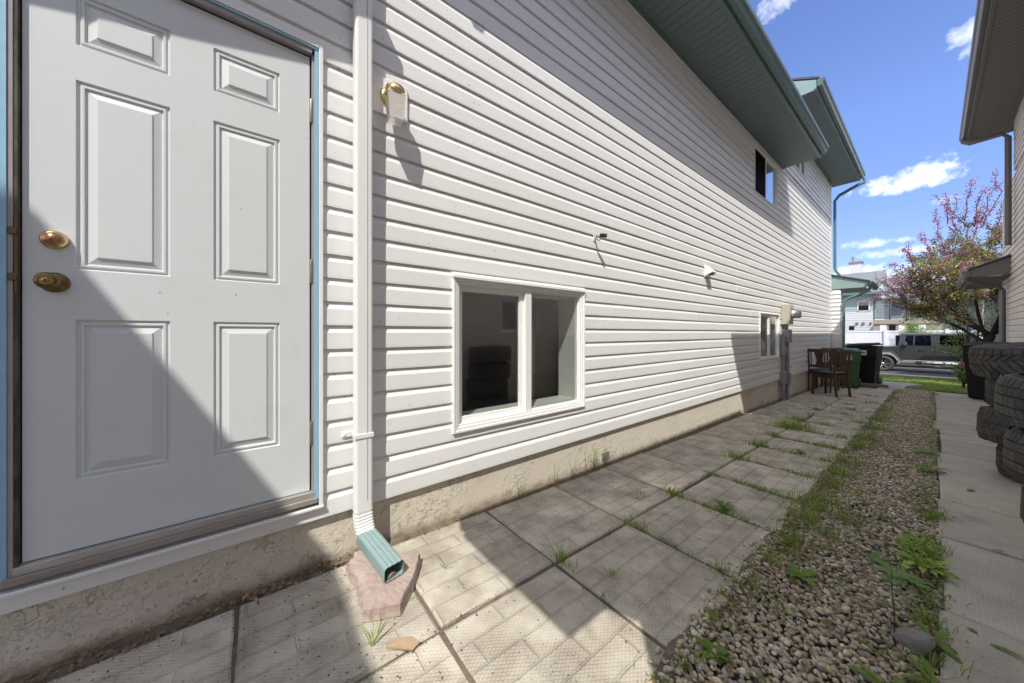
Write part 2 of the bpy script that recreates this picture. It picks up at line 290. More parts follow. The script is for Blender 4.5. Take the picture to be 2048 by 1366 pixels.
M_SILV = mat('silver_car_paint', (.55, .57, .60), .28, metal=.5, coat=.8)
M_CHROME = mat('chrome', (.6, .6, .6), .18, metal=1)
M_RIMB = mat('rim_black', (.02, .02, .02), .4)
M_VFENCE = mat('white_vinyl_fence', (.72, .72, .72), .5, var=.15, vscale=3)
M_HWHITE = mat('far_white_siding', (.55, .56, .57), .7, obj_rand=.03)
M_HGREEN = mat('far_sage_siding', (.33, .40, .40), .7, obj_rand=.03)
M_HTAN = mat('far_tan_siding', (.30, .25, .20), .7)
M_GGREY = mat('garage_grey_siding', (.19, .18, .155), .8, obj_rand=.04, var=.2)
M_CURT = mat('white_curtain', (.5, .52, .56), .8, transl=.3)
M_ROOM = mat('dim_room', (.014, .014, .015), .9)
M_REVEAL = mat('pale_green_reveal', (.70, .73, .68), .6)
M_FLOORR = mat('dim_room_floor', (.05, .042, .036), .8, var=.8, vscale=6)
M_PLANTER = mat('pink_retaining_block', (.30, .17, .14), .9, var=.5, vscale=12, obj_rand=.12)
M_WOODL = mat('grey_landscape_timber', (.25, .20, .15), .9, var=.5, vscale=10, stretch=(.2, 1, 1))
M_FLOWER = mat('pink_blossom', (.5, .14, .25), .6, island=[(.34, .10, .22), (.46, .17, .32), (.58, .29, .44), (.40, .13, .27)], transl=.35)
M_CRAB = mat('crabapple_leaf', (.13, .14, .03), .55, island=[(.07, .07, .03), (.20, .22, .05), (.22, .13, .09), (.15, .19, .04), (.46, .50, .10), (.22, .12, .10), (.30, .36, .07)], transl=.45)
M_LIME = mat('lime_bush_leaf', (.14, .24, .04), .55, island=[(.10, .20, .03), (.18, .30, .05), (.24, .34, .10), (.13, .24, .05), (.45, .45, .38)], transl=.4)
M_WHITEB = mat('white_plastic', (.6, .6, .58), .5)

def glass_mat(name, tint=(.75, .80, .80), refl=1.5, rough=.0, gcol=(1, 1, 1)):
    m = bpy.data.materials.new(name); m.use_nodes = True; nt = m.node_tree; nt.nodes.clear(); MATS[name] = m
    tr = N(nt, 'ShaderNodeBsdfTransparent'); tr.inputs[0].default_value = (*tint, 1)
    gl = N(nt, 'ShaderNodeBsdfGlossy'); gl.inputs['Roughness'].default_value = rough; gl.inputs[0].default_value = (*gcol, 1)
    ge = N(nt, 'ShaderNodeNewGeometry'); dt = N(nt, 'ShaderNodeVectorMath'); dt.operation = 'DOT_PRODUCT'; nt.links.new(ge.outputs['Normal'], dt.inputs[0]); nt.links.new(ge.outputs['Incoming'], dt.inputs[1])
    sch = Mth(nt, 'MULTIPLY_ADD', Mth(nt, 'POWER', Mth(nt, 'SUBTRACT', 1.0, Mth(nt, 'ABSOLUTE', dt.outputs['Value'])), 5.0), .95, .05)
    g2 = N(nt, 'ShaderNodeBsdfGlossy'); g2.inputs['Roughness'].default_value = .16 if name == 'window_glass' else max(rough, .02); g2.inputs[0].default_value = (*gcol, 1); gm_ = N(nt, 'ShaderNodeMixShader'); gm_.inputs[0].default_value = .4 if name == 'window_glass' else .1; nt.links.new(gl.outputs[0], gm_.inputs[1]); nt.links.new(g2.outputs[0], gm_.inputs[2])
    ms = N(nt, 'ShaderNodeMixShader'); o = N(nt, 'ShaderNodeOutputMaterial')
    f = Mth(nt, 'MULTIPLY', sch, refl, None, True)
    nt.links.new(f, ms.inputs[0]); nt.links.new(tr.outputs[0], ms.inputs[1]); nt.links.new(gm_.outputs[0], ms.inputs[2]); nt.links.new(ms.outputs[0], o.inputs[0])
    return m
M_GLASS = glass_mat('window_glass', (.92, .935, .925), 2.4, .012)
M_GLASSD = glass_mat('dark_far_glass', (.10, .12, .12), 1.3, .03)
M_CARG = glass_mat('tinted_car_glass', (.16, .16, .16), .35, .02)
M_CARGC = glass_mat('greenish_car_glass', (.45, .58, .55), 1.7, .01)
def frosted(name):
    m = bpy.data.materials.new(name); m.use_nodes = True; nt = m.node_tree; p = nt.nodes['Principled BSDF']; MATS[name] = m
    p.inputs['Base Color'].default_value = (.90, .87, .80, 1); p.inputs['Roughness'].default_value = .16; p.inputs['Transmission Weight'].default_value = .42; p.inputs['IOR'].default_value = 1.45
    return m
M_LAMPG = frosted('ribbed_lamp_glass')

def perforate(m, sc_=95, dep=.8):
    nt = m.node_tree; p = pn(m); t = N(nt, 'ShaderNodeTexCoord'); s = N(nt, 'ShaderNodeSeparateXYZ'); nt.links.new(t.outputs['Object'], s.inputs[0])
    fx = Mth(nt, 'SUBTRACT', Mth(nt, 'FRACT', Mth(nt, 'MULTIPLY', s.outputs[0], sc_)), .5); fy = Mth(nt, 'SUBTRACT', Mth(nt, 'FRACT', Mth(nt, 'MULTIPLY', s.outputs[1], sc_)), .5)
    r = Mth(nt, 'SQRT', Mth(nt, 'ADD', Mth(nt, 'MULTIPLY', fx, fx), Mth(nt, 'MULTIPLY', fy, fy)))
    hole = Mth(nt, 'MULTIPLY', Mth(nt, 'SUBTRACT', .3, r), 10, None, True)
    src = p.inputs['Base Color'].links[0].from_socket
    nt.links.new(Mix(nt, Mth(nt, 'MULTIPLY', hole, dep), src, (.01, .012, .012)), p.inputs['Base Color'])
perforate(M_SOFF, 55, .55); perforate(M_SOFN, 55, .4)

# ------------------------------------------------------------------ mesh helpers
class MB:
    def __init__(s, off=(0, 0, 0)): s.v = []; s.f = []; s.m = []; s.sm = []; s.off = Vector(off)
    def add(s, vs, fs, mi=0, smooth=False):
        b = len(s.v); s.v += [tuple(x) for x in vs]
        for f in fs: s.f.append(tuple(b + i for i in f)); s.m.append(mi); s.sm.append(smooth)
        return s
    def box(s, x0, x1, y0, y1, z0, z1, mi=0, M=None):
        vs = [Vector((x, y, z)) for z in (z0, z1) for y in (y0, y1) for x in (x0, x1)]
        if M is not None: vs = [M @ v for v in vs]
        return s.add(vs, [(0, 2, 3, 1), (4, 5, 7, 6), (0, 1, 5, 4), (2, 6, 7, 3), (0, 4, 6, 2), (1, 3, 7, 5)], mi)
    def prism(s, poly, axis, a, b, mi=0, smooth=False, M=None):
        n = len(poly); vs = []
        for t in (a, b):
            for (u, w_) in poly:
                vs.append(Vector({'x': (t, u, w_), 'y': (u, t, w_), 'z': (u, w_, t)}[axis]))
        if M is not None: vs = [M @ v for v in vs]
        s.add(vs, [(i, (i + 1) % n, n + (i + 1) % n, n + i) for i in range(n)], mi, smooth)
        s.add(vs, [tuple(range(n))[::-1], tuple(range(n, 2 * n))], mi); return s
    def hull(s, bot, top, mi=0):
        n = len(bot); s.add(list(bot) + list(top), [(i, (i + 1) % n, n + (i + 1) % n, n + i) for i in range(n)] + [tuple(range(n))[::-1], tuple(range(n, 2 * n))], mi); return s
    def tube(s, pts, rad, n=8, mi=0, cap=True, sq=None):
        pts = [Vector(p_) for p_ in pts]; rings = []
        if not hasattr(rad, '__len__'): rad = [rad] * len(pts)
        up = Vector((0, 0, 1)); prev = None
        for i, p_ in enumerate(pts):
            d_ = (pts[min(i + 1, len(pts) - 1)] - pts[max(i - 1, 0)]).normalized()
            if prev is None: a = d_.cross(up if abs(d_.z) < .9 else Vector((1, 0, 0))).normalized()
            else: a = (prev - d_ * prev.dot(d_)).normalized()
            prev = a; b_ = d_.cross(a)
            if sq: ring = [p_ + a * ux + b_ * uy for (ux, uy) in sq]
            else: ring = [p_ + (a * math.cos(2 * math.pi * k / n) + b_ * math.sin(2 * math.pi * k / n)) * rad[i] for k in range(n)]
            rings.append(ring)
        nn = len(rings[0]); vs = [v for r_ in rings for v in r_]; fs = []
        for i in range(len(rings) - 1):
            for k in range(nn): fs.append((i * nn + k, i * nn + (k + 1) % nn, (i + 1) * nn + (k + 1) % nn, (i + 1) * nn + k))
        s.add(vs, fs, mi, sq is None)
        if cap: s.add(vs, [tuple(range(nn))[::-1], tuple(range(len(vs) - nn, len(vs)))], mi)
        return s
    def lathe(s, prof, n=24, c=(0, 0, 0), axis='z', mi=0, smooth=True, closed=False):
        vs = []; 
        for (r_, h_) in prof:
            for k in range(n):
                a = 2 * math.pi * k / n; x, y = r_ * math.cos(a), r_ * math.sin(a)
                p_ = {'z': (x, y, h_), 'x': (h_, x, y), 'y': (x, h_, y)}[axis]; vs.append((p_[0] + c[0], p_[1] + c[1], p_[2] + c[2]))
        m_ = len(prof); fs = []
        for i in range(m_ if closed else m_ - 1):
            j = (i + 1) % m_
            for k in range(n): fs.append((i * n + k, i * n + (k + 1) % n, j * n + (k + 1) % n, j * n + k))
        s.add(vs, fs, mi, smooth)
        if not closed: s.add(vs, [tuple(range(n))[::-1], tuple(range((m_ - 1) * n, m_ * n))], mi)
        return s
    def mesh(s, name, mats):
        me = bpy.data.meshes.new(name); o = s.off
        me.from_pydata([(v[0] - o.x, v[1] - o.y, v[2] - o.z) for v in s.v], [], s.f)
        for m_ in (mats if isinstance(mats, (list, tuple)) else [mats]): me.materials.append(m_)
        me.polygons.foreach_set('material_index', s.m); me.polygons.foreach_set('use_smooth', s.sm); me.update()
        # consistent outward normals
        import bmesh
        bm = bmesh.new(); bm.from_mesh(me); bmesh.ops.recalc_face_normals(bm, faces=bm.faces); bm.to_mesh(me); bm.free()
        return me
    def build(s, name, mats, parent=None, bevel=0, **kw):
        ob = bpy.data.objects.new(name, s.mesh(name, mats)); col.objects.link(ob)
        if parent is not None: ob.parent = parent
        if bevel:
            md = ob.modifiers.new('bevel', 'BEVEL'); md.width = bevel; md.segments = 2; md.limit_method = 'ANGLE'
        for k, v in kw.items(): ob[k] = v
        return ob
def tag(o, label=None, category=None, group=None, kind=None):
    for k, v in (('label', label), ('category', category), ('group', group), ('kind', kind)):
        if v: o[k] = v
    return o
def empty(name, loc=(0, 0, 0), rz=0, **kw):
    o = bpy.data.objects.new(name, None); col.objects.link(o); o.location = loc; o.rotation_euler = (0, 0, rz); o.empty_display_size = .2
    return tag(o, **kw)
def link(name, me, parent, loc, rot=(0, 0, 0)):
    o = bpy.data.objects.new(name, me); col.objects.link(o); o.parent = parent; o.location = loc; o.rotation_euler = rot; return o
CH_ = {}
def copy_tree(o, parent=None):
    c = o.copy(); col.objects.link(c); c.parent = parent
    for ch in [x for x in bpy.data.objects if x.parent == o]: copy_tree(ch, c)
    return c

# ================================================================== GROUND
ys = [-60, -20, -6, 0, .5, 2, 4, 6, 8, 10, 11.5, 13, 15, 17, 19, 21, 23, 24, 30, 60, 120, 260]
xs = [-200, -60, -20, -6, 0, .6, 1.2, 1.5, 1.8, 2.4, 3, 6, 20, 60, 200]
g = MB(); g.add([(x, y, gz(y) - .065) for y in ys for x in xs], [(j * len(xs) + i, j * len(xs) + i + 1, (j + 1) * len(xs) + i + 1, (j + 1) * len(xs) + i) for j in range(len(ys) - 1) for i in range(len(xs) - 1)])
g.build('ground', M_SOIL, kind='structure')
def sheet(name, x0, x1, y0, y1, dz, m, n=8):
    s = MB(); yy = [y0 + (y1 - y0) * i / n for i in range(n + 1)]
    s.add([(x, y, gz(y) + dz) for y in yy for x in (x0, x1)], [(2 * i, 2 * i + 1, 2 * i + 3, 2 * i + 2) for i in range(n)])
    return s.build(name, m, kind='structure')
sheet('lawn', -12, 14, 13.15, 20.9, -.03, M_GRASSG, 12)
rd = MB(); rd.add([(-120, 21.9, -.78), (120, 21.9, -.78), (120, 30.6, -.80), (-120, 30.6, -.80)], [(0, 1, 2, 3)]); rd.build('road', M_ASPH, kind='structure')
kb = MB(); kb.prism([(20.9, -1.2), (20.9, -.62), (21.75, -.64), (21.9, -.70), (21.9, -1.2)], 'x', -60, 60); kb.build('kerb', M_KERB, kind='structure')

# paved path beside the white house: pavers in two columns, every paver its own piece
def slab_mesh(name, lx, ly, h, m, sub=1):
    s = MB(); e = .008; a, b_ = lx / 2, ly / 2
    n_ = 5; rim = []
    def ring(ax, ay, z, jit=0):
        pts = []
        for (sx, sy, ex, ey) in ((-1, -1, 1, -1), (1, -1, 1, 1), (1, 1, -1, 1), (-1, 1, -1, -1)):
            for k in range(n_):
                t_ = k / n_; x = (sx + (ex - sx) * t_) * ax; y = (sy + (ey - sy) * t_) * ay
                pts.append((x + random.uniform(-jit, jit), y + random.uniform(-jit, jit), z))
        return pts
    r0 = ring(a, b_, -h); r1 = ring(a, b_, -e, .0022); r2 = ring(a - e, b_ - e, 0, .0015); N_ = len(r0)
    s.add(r0 + r1 + r2, [(i, (i + 1) % N_, N_ + (i + 1) % N_, N_ + i) for i in range(N_)] + [(N_ + i, N_ + (i + 1) % N_, 2 * N_ + (i + 1) % N_, 2 * N_ + i) for i in range(N_)] + [tuple(range(2 * N_, 3 * N_)), tuple(range(N_))[::-1]])
    return s.mesh(name, m)
SL = math.atan(.022)
path = empty('path', (.62, 0, 0), kind='structure')
path2 = empty('walkway', (2.12, 0, 0), kind='structure')
pms = [slab_mesh('paver', .598, .598, .05, M_PAV) for _ in range(5)]
for k in range(-4, 19):
    y = .865 + .61 * k
    for c_, x in enumerate((.337, .945)):
        if k == 18 and c_ == 0: continue
        far = k > 2
        rz = random.uniform(-.006, .006) if k < 3 else random.uniform(-.012, .012)
        o = link('paver', random.choice(pms), path, (x - .62 + (random.uniform(-.012, .02) if far and c_ else random.uniform(-.003, .003)), y, gz(y) + random.uniform(-.004, .004) - (0.004 if c_ else 0)), (Matrix.Rotation(-(SL if y > .5 else 0) + random.uniform(-.005, .005), 3, 'X') @ Matrix.Rotation(random.uniform(-.006, .006), 3, 'Y') @ Matrix.Rotation(rz + math.pi / 2 + random.choice((0, math.pi)), 3, 'Z')).to_euler())
pm2 = [slab_mesh('paver', .61, .785, .06, M_PAV2) for _ in range(3)]
yj = [-1.68, -.9, -.1, .7, 1.48, 2.26, 3.12, 3.86, 4.72, 5.55, 6.3, 7.05, 7.8, 8.6, 9.4, 10.2, 11, 11.8, 12.6]
for a_, b_ in zip(yj[:-1], yj[1:]):
    y = (a_ + b_) / 2
    o = link('paver', random.choice(pm2), path2, (.0 + random.uniform(-.01, .012) + (.02 if 5.5 < y < 7 else 0), y, gz(y) + .004 + random.uniform(-.003, .005)), (-(SL if y > .5 else 0) + random.uniform(-.005, .005), random.uniform(-.006, .006), random.uniform(-.008, .008)))
    o.scale = (1, (b_ - a_ - .012) / .785, 1)
apron = MB(); apron.prism([(.93, 12.12), (1.34, 12.12), (1.36, 13.3), (1.6, 14.2), (-.5, 14.2), (-.5, 13.4), (.93, 13.35)], 'z', -.5, -.262); apron.build('concrete_apron', M_KERB, kind='structure')
tm = empty('landscape_timber', (.86, 12.7, gz(12.7)), label='grey timber edging laid on the ground beside the black bin', category='timber')
MB((.86, 12.7, gz(12.7))).box(.52, 1.10, 12.50, 12.60, -.28, -.19).build('beam', M_WOODL, tm, bevel=.008)

# ---- gravel strip: every pebble real geometry
def ico(sub):
    import bmesh
    bm = bmesh.new(); bmesh.ops.create_icosphere(bm, subdivisions=sub, radius=1)
    v = np.array([x.co[:] for x in bm.verts]); f = np.array([[q.index for q in x.verts] for x in bm.faces]); bm.free(); return v, f
def scatter_blobs(name, pos, size, m, sub, flat=(.45, .75), smooth=True):
    bv, bf = ico(sub); n = len(pos); nv = len(bv)
    sc_ = np.stack([size * RNG.uniform(.85, 1.35, n), size * RNG.uniform(.6, .9, n), size * RNG.uniform(flat[0], flat[1], n)], 1)
    a = RNG.uniform(0, 2 * np.pi, n); tx = RNG.normal(0, .28, n); ty = RNG.normal(0, .28, n)
    V = bv[None] * sc_[:, None]
    # slight egg shape and lumps
    V = V * (1 + .13 * np.sin(bv[None] @ RNG.normal(0, 1.6, (n, 3, 1))))
    ca, sa = np.cos(a), np.sin(a); X, Y, Z = V[..., 0], V[..., 1], V[..., 2]
    Z2 = Z * np.cos(tx)[:, None] + Y * np.sin(tx)[:, None]; Y2 = Y * np.cos(tx)[:, None] - Z * np.sin(tx)[:, None]
    X3 = X * np.cos(ty)[:, None] + Z2 * np.sin(ty)[:, None]; Z3 = Z2 * np.cos(ty)[:, None] - X * np.sin(ty)[:, None]
    P = np.stack([X3 * ca[:, None] - Y2 * sa[:, None], X3 * sa[:, None] + Y2 * ca[:, None], Z3], -1) + pos[:, None]
    F = (bf[None] + (np.arange(n) * nv)[:, None, None]).reshape(-1, 3)
    me = bpy.data.meshes.new(name); me.vertices.add(n * nv); me.vertices.foreach_set('co', P.reshape(-1)); me.loops.add(len(F) * 3); me.polygons.add(len(F))
    me.loops.foreach_set('vertex_index', F.reshape(-1)); me.polygons.foreach_set('loop_start', np.arange(len(F)) * 3); me.polygons.foreach_set('use_smooth', np.full(len(F), smooth)); me.update(calc_edges=True)
    me.materials.append(m); return me
gzv = np.vectorize(gz)
def strip_pts(y0, y1, step, x0, x1):
    out = []
    y = y0
    while y < y1:
        x = x0
        while x < x1:
            out.append((x + random.uniform(-.5, .5) * step, y + random.uniform(-.5, .5) * step)); x += step
        y += step * .86
    return np.array(out)
def gravel_edge(y): return 1.262 + .018 * math.sin(y * 5) + .02 * math.sin(y * 1.9)
allv = []
for (y0, y1, step, sub) in ((.2, 3.6, .0215, 2), (3.6, 6.5, .024, 1), (6.5, 12.9, .032, 1)):
    for layer in range(2):
        p_ = strip_pts(y0, y1, step, 1.225, 1.815)
        p_ = p_[[gravel_edge(q[1]) - .035 < q[0] for q in p_]]
        z = gzv(p_[:, 1]) - .021 + .010 * layer + RNG.uniform(-.004, .008, len(p_)) + .008 * np.sin(p_[:, 0] * 9) * np.sin(p_[:, 1] * 4)
        # the stones thin out where soil has washed over them
        keep = RNG.random(len(p_)) < (.9 if layer == 0 else .82)
        bare = ((np.sin(p_[:, 1] * 2.4 + 1.3) + np.sin(p_[:, 0] * 11 + p_[:, 1] * 3.1)) > 1.15) | (p_[:, 0] < 1.27 + .04 * np.sin(p_[:, 1] * 6))
        if layer: keep &= ~(bare & (RNG.random(len(p_)) < .88))
        p3 = np.stack([p_[:, 0], p_[:, 1], z], 1)[keep]
        big = RNG.random(len(p3)) ** 3
        me = scatter_blobs('gravel', p3, step * (.42 + .32 * big), M_PEB, sub)
        ob = bpy.data.objects.new('gravel', me); col.objects.link(ob); ob['kind'] = 'stuff'; allv.append(ob)
lo_ = []
for _ in range(420):
    y = random.choice((random.uniform(.6, 3.2), random.uniform(.9, 2.4), random.uniform(1, 9))); x = 1.255 - abs(random.gauss(0, .028)); lo_.append((x, y, gz(y) + .004))
for _ in range(620):
    y = random.choice((random.uniform(.5, 2.2), random.uniform(.6, 3.6), random.uniform(3, 10))); x = random.uniform(1.235, 1.33); lo_.append((x, y, gz(y) + random.uniform(-.006, .006)))
lo_ = np.array(lo_); me = scatter_blobs('gravel', lo_, RNG.uniform(.004, .0125, len(lo_)), M_PEB, 2)
ob = bpy.data.objects.new('gravel', me); col.objects.link(ob); ob['kind'] = 'stuff'
# soil washed over the paver edges
sm_ = MB(); yy_ = [.2 + .11 * i for i in range(110)]; vs_ = []
for y in yy_:
    w_ = .018 + .022 * abs(math.sin(y * 3.7)) + .012 * math.sin(y * 17)
    vs_ += [(1.245 - w_, y, gz(y) + .0012), (1.25, y, gz(y) + .004 + .002 * math.sin(y * 9)), (1.268, y, gz(y) - .008), (1.30, y, gz(y) - .04)]
sm_.add(vs_, [(i * 4 + k, i * 4 + k + 1, i * 4 + 5 + k, i * 4 + 4 + k) for i in range(len(yy_) - 1) for k in range(3)], 0, True); sm_.build('soil', M_SOIL, kind='structure')
# strip of stones between the right walkway and the far wall
p_ = strip_pts(4.2, 12.8, .034, 2.47, 2.76)
me = scatter_blobs('gravel', np.stack([p_[:, 0], p_[:, 1], gzv(p_[:, 1]) - .028], 1), np.full(len(p_), .017), M_PEB, 1)
ob = bpy.data.objects.new('gravel', me); col.objects.link(ob); ob['kind'] = 'stuff'
# grit and crumbs on and between the pavers
gp = []
for _ in range(1500):
    y = random.choice([random.uniform(-.6, 2.5), random.gauss(.1, .35)]); x = random.choice([random.uniform(.05, 1.25), abs(random.gauss(0, .12)) + .01, random.choice([.64, .03]) + random.gauss(0, .02)])
    gp.append((x, y, gz(y) + .001))
for _ in range(900):
    k = random.randint(-2, 12); y = .56 + .61 * k + random.gauss(0, .01); x = random.uniform(.02, 1.25); gp.append((x, y, gz(y) - random.uniform(.004, .016)))
gp = np.array(gp)
me = scatter_blobs('grit', gp, RNG.uniform(.0012, .0042, len(gp)), mat('dark_grit', (.06, .05, .042), .9, island=[(.04, .034, .03), (.12, .10, .085), (.07, .06, .05)]), 1, smooth=False)
ob = bpy.data.objects.new('grit', me); col.objects.link(ob); ob['kind'] = 'stuff'
# joint filling: dirt flush with the paver joints
jm = MB()
for k in range(-4, 18):
    y = .56 + .61 * k; jm.box(.03, 1.25, y - .012, y + .012, gz(y) - .05, gz(y) - .010)
jm.box(.632, .648, -1.9, .5, -.05, -.011); 
for k in range(24):
    y = .5 + k * .5; jm.add([(.632, y, gz(y) - .011), (.648, y, gz(y) - .011), (.648, y + .5, gz(y + .5) - .011), (.632, y + .5, gz(y + .5) - .011)], [(0, 1, 2, 3)])
    jm.add([(-.03, y, gz(y) - .004), (.045, y, gz(y) - .02), (.045, y + .5, gz(y + .5) - .02), (-.03, y + .5, gz(y + .5) - .004)], [(0, 1, 2, 3)])
jm.add([(-.03, -3, .03), (.05, -3, -.012), (.05, .5, -.018), (-.03, .5, .0)], [(0, 1, 2, 3)])
jm.build('joint_soil', M_SOIL, kind='structure')

# ================================================================== SIDING BUILDER
E_ = .1145
PROF = [(-.022, .0), (0.0, .0), (0.0006, .012), (0.0, .078), (-.016, .1145), (-.022, .1145)]
def clip_prof(lo, hi):
    def xat(z):
        if z <= .078: return 0.0
        return -.016 * (z - .078) / .0365
    pts = [(-.022, lo), (xat(lo), lo)]
    if lo < .078 < hi: pts.append((0.0, .078))
    pts += [(xat(hi), hi), (-.022, hi)]
    return pts
def siding(parent, off, X, sgn, y0, y1, z0, z1, openings, m, seams=True, maxlen=3.66, first=0, last=1e9, fixed=None):
    """courses of clapboard on the plane x = X, facing +x (sgn=1) or -x (sgn=-1); each board a mesh of its own"""
    k = 0; z = z0
    while z < z1 - .01:
        top = min(E_, z1 - z)
        segs = []   # (ya, yb, lo, hi)
        cuts = sorted(set([y0, y1] + [v for o in openings for v in (o[0], o[1]) if y0 < v < y1]))
        for a, b in zip(cuts[:-1], cuts[1:]):
            lo, hi = 0, top; mid = (a + b) / 2; parts = [(0, top)]
            for (oa, ob_, oz0, oz1) in openings:
                if oa <= mid <= ob_:
                    np_ = []
                    for (l_, h_) in parts:
                        if oz1 - z <= l_ or oz0 - z >= h_: np_.append((l_, h_)); continue
                        if oz0 - z > l_ + .004: np_.append((l_, oz0 - z))
                        if oz1 - z < h_ - .004: np_.append((oz1 - z, h_))
                    parts = np_
            for pr in parts: segs.append([a, b, pr[0], pr[1]])
        merged = []
        for s_ in segs:
            if merged and abs(merged[-1][1] - s_[0]) < 1e-6 and merged[-1][2:] == s_[2:]: merged[-1][1] = s_[1]
            else: merged.append(s_)
        rr = random.Random(k * 7 + int(X * 10))
        sp = y0 - rr.uniform(0, maxlen) ; sl_ = []
        while sp < y1: sl_.append(sp); sp += maxlen if seams else 1e3
        for (a, b, lo, hi) in merged:
            cs = [a] + [q for q in sl_ if a + .15 < q < b - .15] + [b]
            for i, (c0, c1) in enumerate(zip(cs[:-1], cs[1:])):
                pr = PROF if (lo == 0 and abs(hi - E_) < 1e-6) else clip_prof(lo, hi)
                proud = rr.choice((0, .0022)) if i else 0
                mb = MB(off); jz = rr.uniform(-.0006, .0006)
                # a few sections along the length with a slight waviness
                n_ = max(1, int((c1 - c0) / 1.2)); yy = [c0 + (c1 - c0) * t_ / n_ for t_ in range(n_ + 1)]
                ext = .012 if (i < len(cs) - 2) else 0
                yy[-1] += ext
                P = len(pr); vs = []
                for yv in yy:
                    wv = .0012 * math.sin(yv * 2.1 + k * 1.7)
                    vs += [(X + sgn * (px + proud + (wv if px > -.02 else 0) - (.0016 if i % 2 else 0)), yv, z + pz + jz) for (px, pz) in pr]
                fs = [(t_ * P + q, t_ * P + (q + 1) % P, (t_ + 1) * P + (q + 1) % P, (t_ + 1) * P + q) for t_ in range(n_) for q in range(P)]
                mb.add(vs, fs + [tuple(range(P))[::-1], tuple(range(n_ * P, n_ * P + P))])
                mb.build('siding_board', m, parent)
        z += E_; k += 1

def lap(parent, off, X0, X1, Y, z0, z1, m, e=.2, ops=()):
    z = z0; 
    while z < z1 - .02:
        for (a, b) in [(X0, X1)]:
            segs = [(a, b)]
            for (oa, ob_, o0, o1) in ops:
                if o0 < z + e / 2 < o1: segs = [s_ for (p_, q_) in segs for s_ in ((p_, min(q_, oa)), (max(p_, ob_), q_)) if s_[1] - s_[0] > .02]
            for (p_, q_) in segs:
                t_ = MB(off); t_.prism([(Y - .0, z), (Y - .0, z + min(e, z1 - z)), (Y - .006, z + min(e, z1 - z)), (Y - .03, z + .004), (Y - .03, z)], 'x', p_, q_); t_.build('siding_board', m, parent)
        z += e

def window(parent, off, X, sgn, y0, y1, z0, z1, fr, gl, split=.5, trim=.03, sash=.035, depth=.05, slide=True, sashside=0):
    """a framed sliding window: outer trim, frame, sashes, panes; returns the frame part"""
    def bx(mb, xa, xb, ya, yb, za, zb): mb.box(min(X + sgn * xa, X + sgn * xb), max(X + sgn * xa, X + sgn * xb), ya, yb, za, zb)
    f = MB(off)
    for (xa, xb, o0, o1) in ((-.06, .016, 0, trim * .45), (-.06, .009, trim * .45, trim), (-.06, .001, trim, trim * 1.5)):
        bx(f, xa, xb, y0 + o0, y0 + o1, z0 + o0, z1 - o0); bx(f, xa, xb, y1 - o1, y1 - o0, z0 + o0, z1 - o0)
        bx(f, xa, xb, y0 + o1, y1 - o1, z0 + o0, z0 + o1); bx(f, xa, xb, y0 + o1, y1 - o1, z1 - o1, z1 - o0)
    frame = f.build('window_frame', fr, parent, bevel=.002)
    i0, i1, j0, j1 = y0 + trim * 1.5, y1 - trim * 1.5, z0 + trim * 1.5, z1 - trim * 1.5
    ym = i0 + (i1 - i0) * split
    mu = MB(off); bx(mu, -.055, -.004, ym - .012, ym + .045, j0, j1); mu.build('mullion', fr, frame, bevel=.002)
    if trim < .03: f1_, f2_ = -.008, -.004
    else: f1_, f2_ = -.030, -.016
    for (a, b, d_, sw) in ((i0, ym - .012, f1_, sash), (ym + .045, i1, f2_, .008)):
        s = MB(off); bx(s, d_ - .02, d_, a, a + sw, j0, j1); bx(s, d_ - .02, d_, b - sw, b, j0, j1); bx(s, d_ - .02, d_, a + sw, b - sw, j0, j0 + sw); bx(s, d_ - .02, d_, a + sw, b - sw, j1 - sw, j1)
        s.build('sash', fr, frame, bevel=.0015)
        p_ = MB(off); bx(p_, d_ - .014, d_ - .010, a + sw, b - sw, j0 + sw, j1 - sw); p_.build('pane', gl, frame)
    return frame
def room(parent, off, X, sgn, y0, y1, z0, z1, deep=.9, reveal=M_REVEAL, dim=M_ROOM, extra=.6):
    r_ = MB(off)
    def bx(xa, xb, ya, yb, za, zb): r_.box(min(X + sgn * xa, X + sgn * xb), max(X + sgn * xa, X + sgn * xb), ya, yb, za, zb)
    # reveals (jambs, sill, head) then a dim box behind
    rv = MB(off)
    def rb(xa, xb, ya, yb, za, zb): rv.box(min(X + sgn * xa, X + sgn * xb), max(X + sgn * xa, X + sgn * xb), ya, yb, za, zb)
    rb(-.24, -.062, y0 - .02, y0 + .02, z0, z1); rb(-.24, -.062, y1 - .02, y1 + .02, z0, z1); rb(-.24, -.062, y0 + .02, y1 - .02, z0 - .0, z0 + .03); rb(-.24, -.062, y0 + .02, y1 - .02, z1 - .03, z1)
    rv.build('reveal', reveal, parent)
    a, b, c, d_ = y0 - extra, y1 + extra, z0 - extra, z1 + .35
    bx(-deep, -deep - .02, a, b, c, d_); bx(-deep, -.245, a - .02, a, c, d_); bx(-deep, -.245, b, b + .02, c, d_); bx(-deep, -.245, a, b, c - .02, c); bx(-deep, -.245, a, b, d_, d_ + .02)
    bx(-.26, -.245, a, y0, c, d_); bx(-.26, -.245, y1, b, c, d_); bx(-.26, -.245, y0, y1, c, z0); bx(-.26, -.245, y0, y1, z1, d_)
    return r_.build('room_interior', dim, parent)

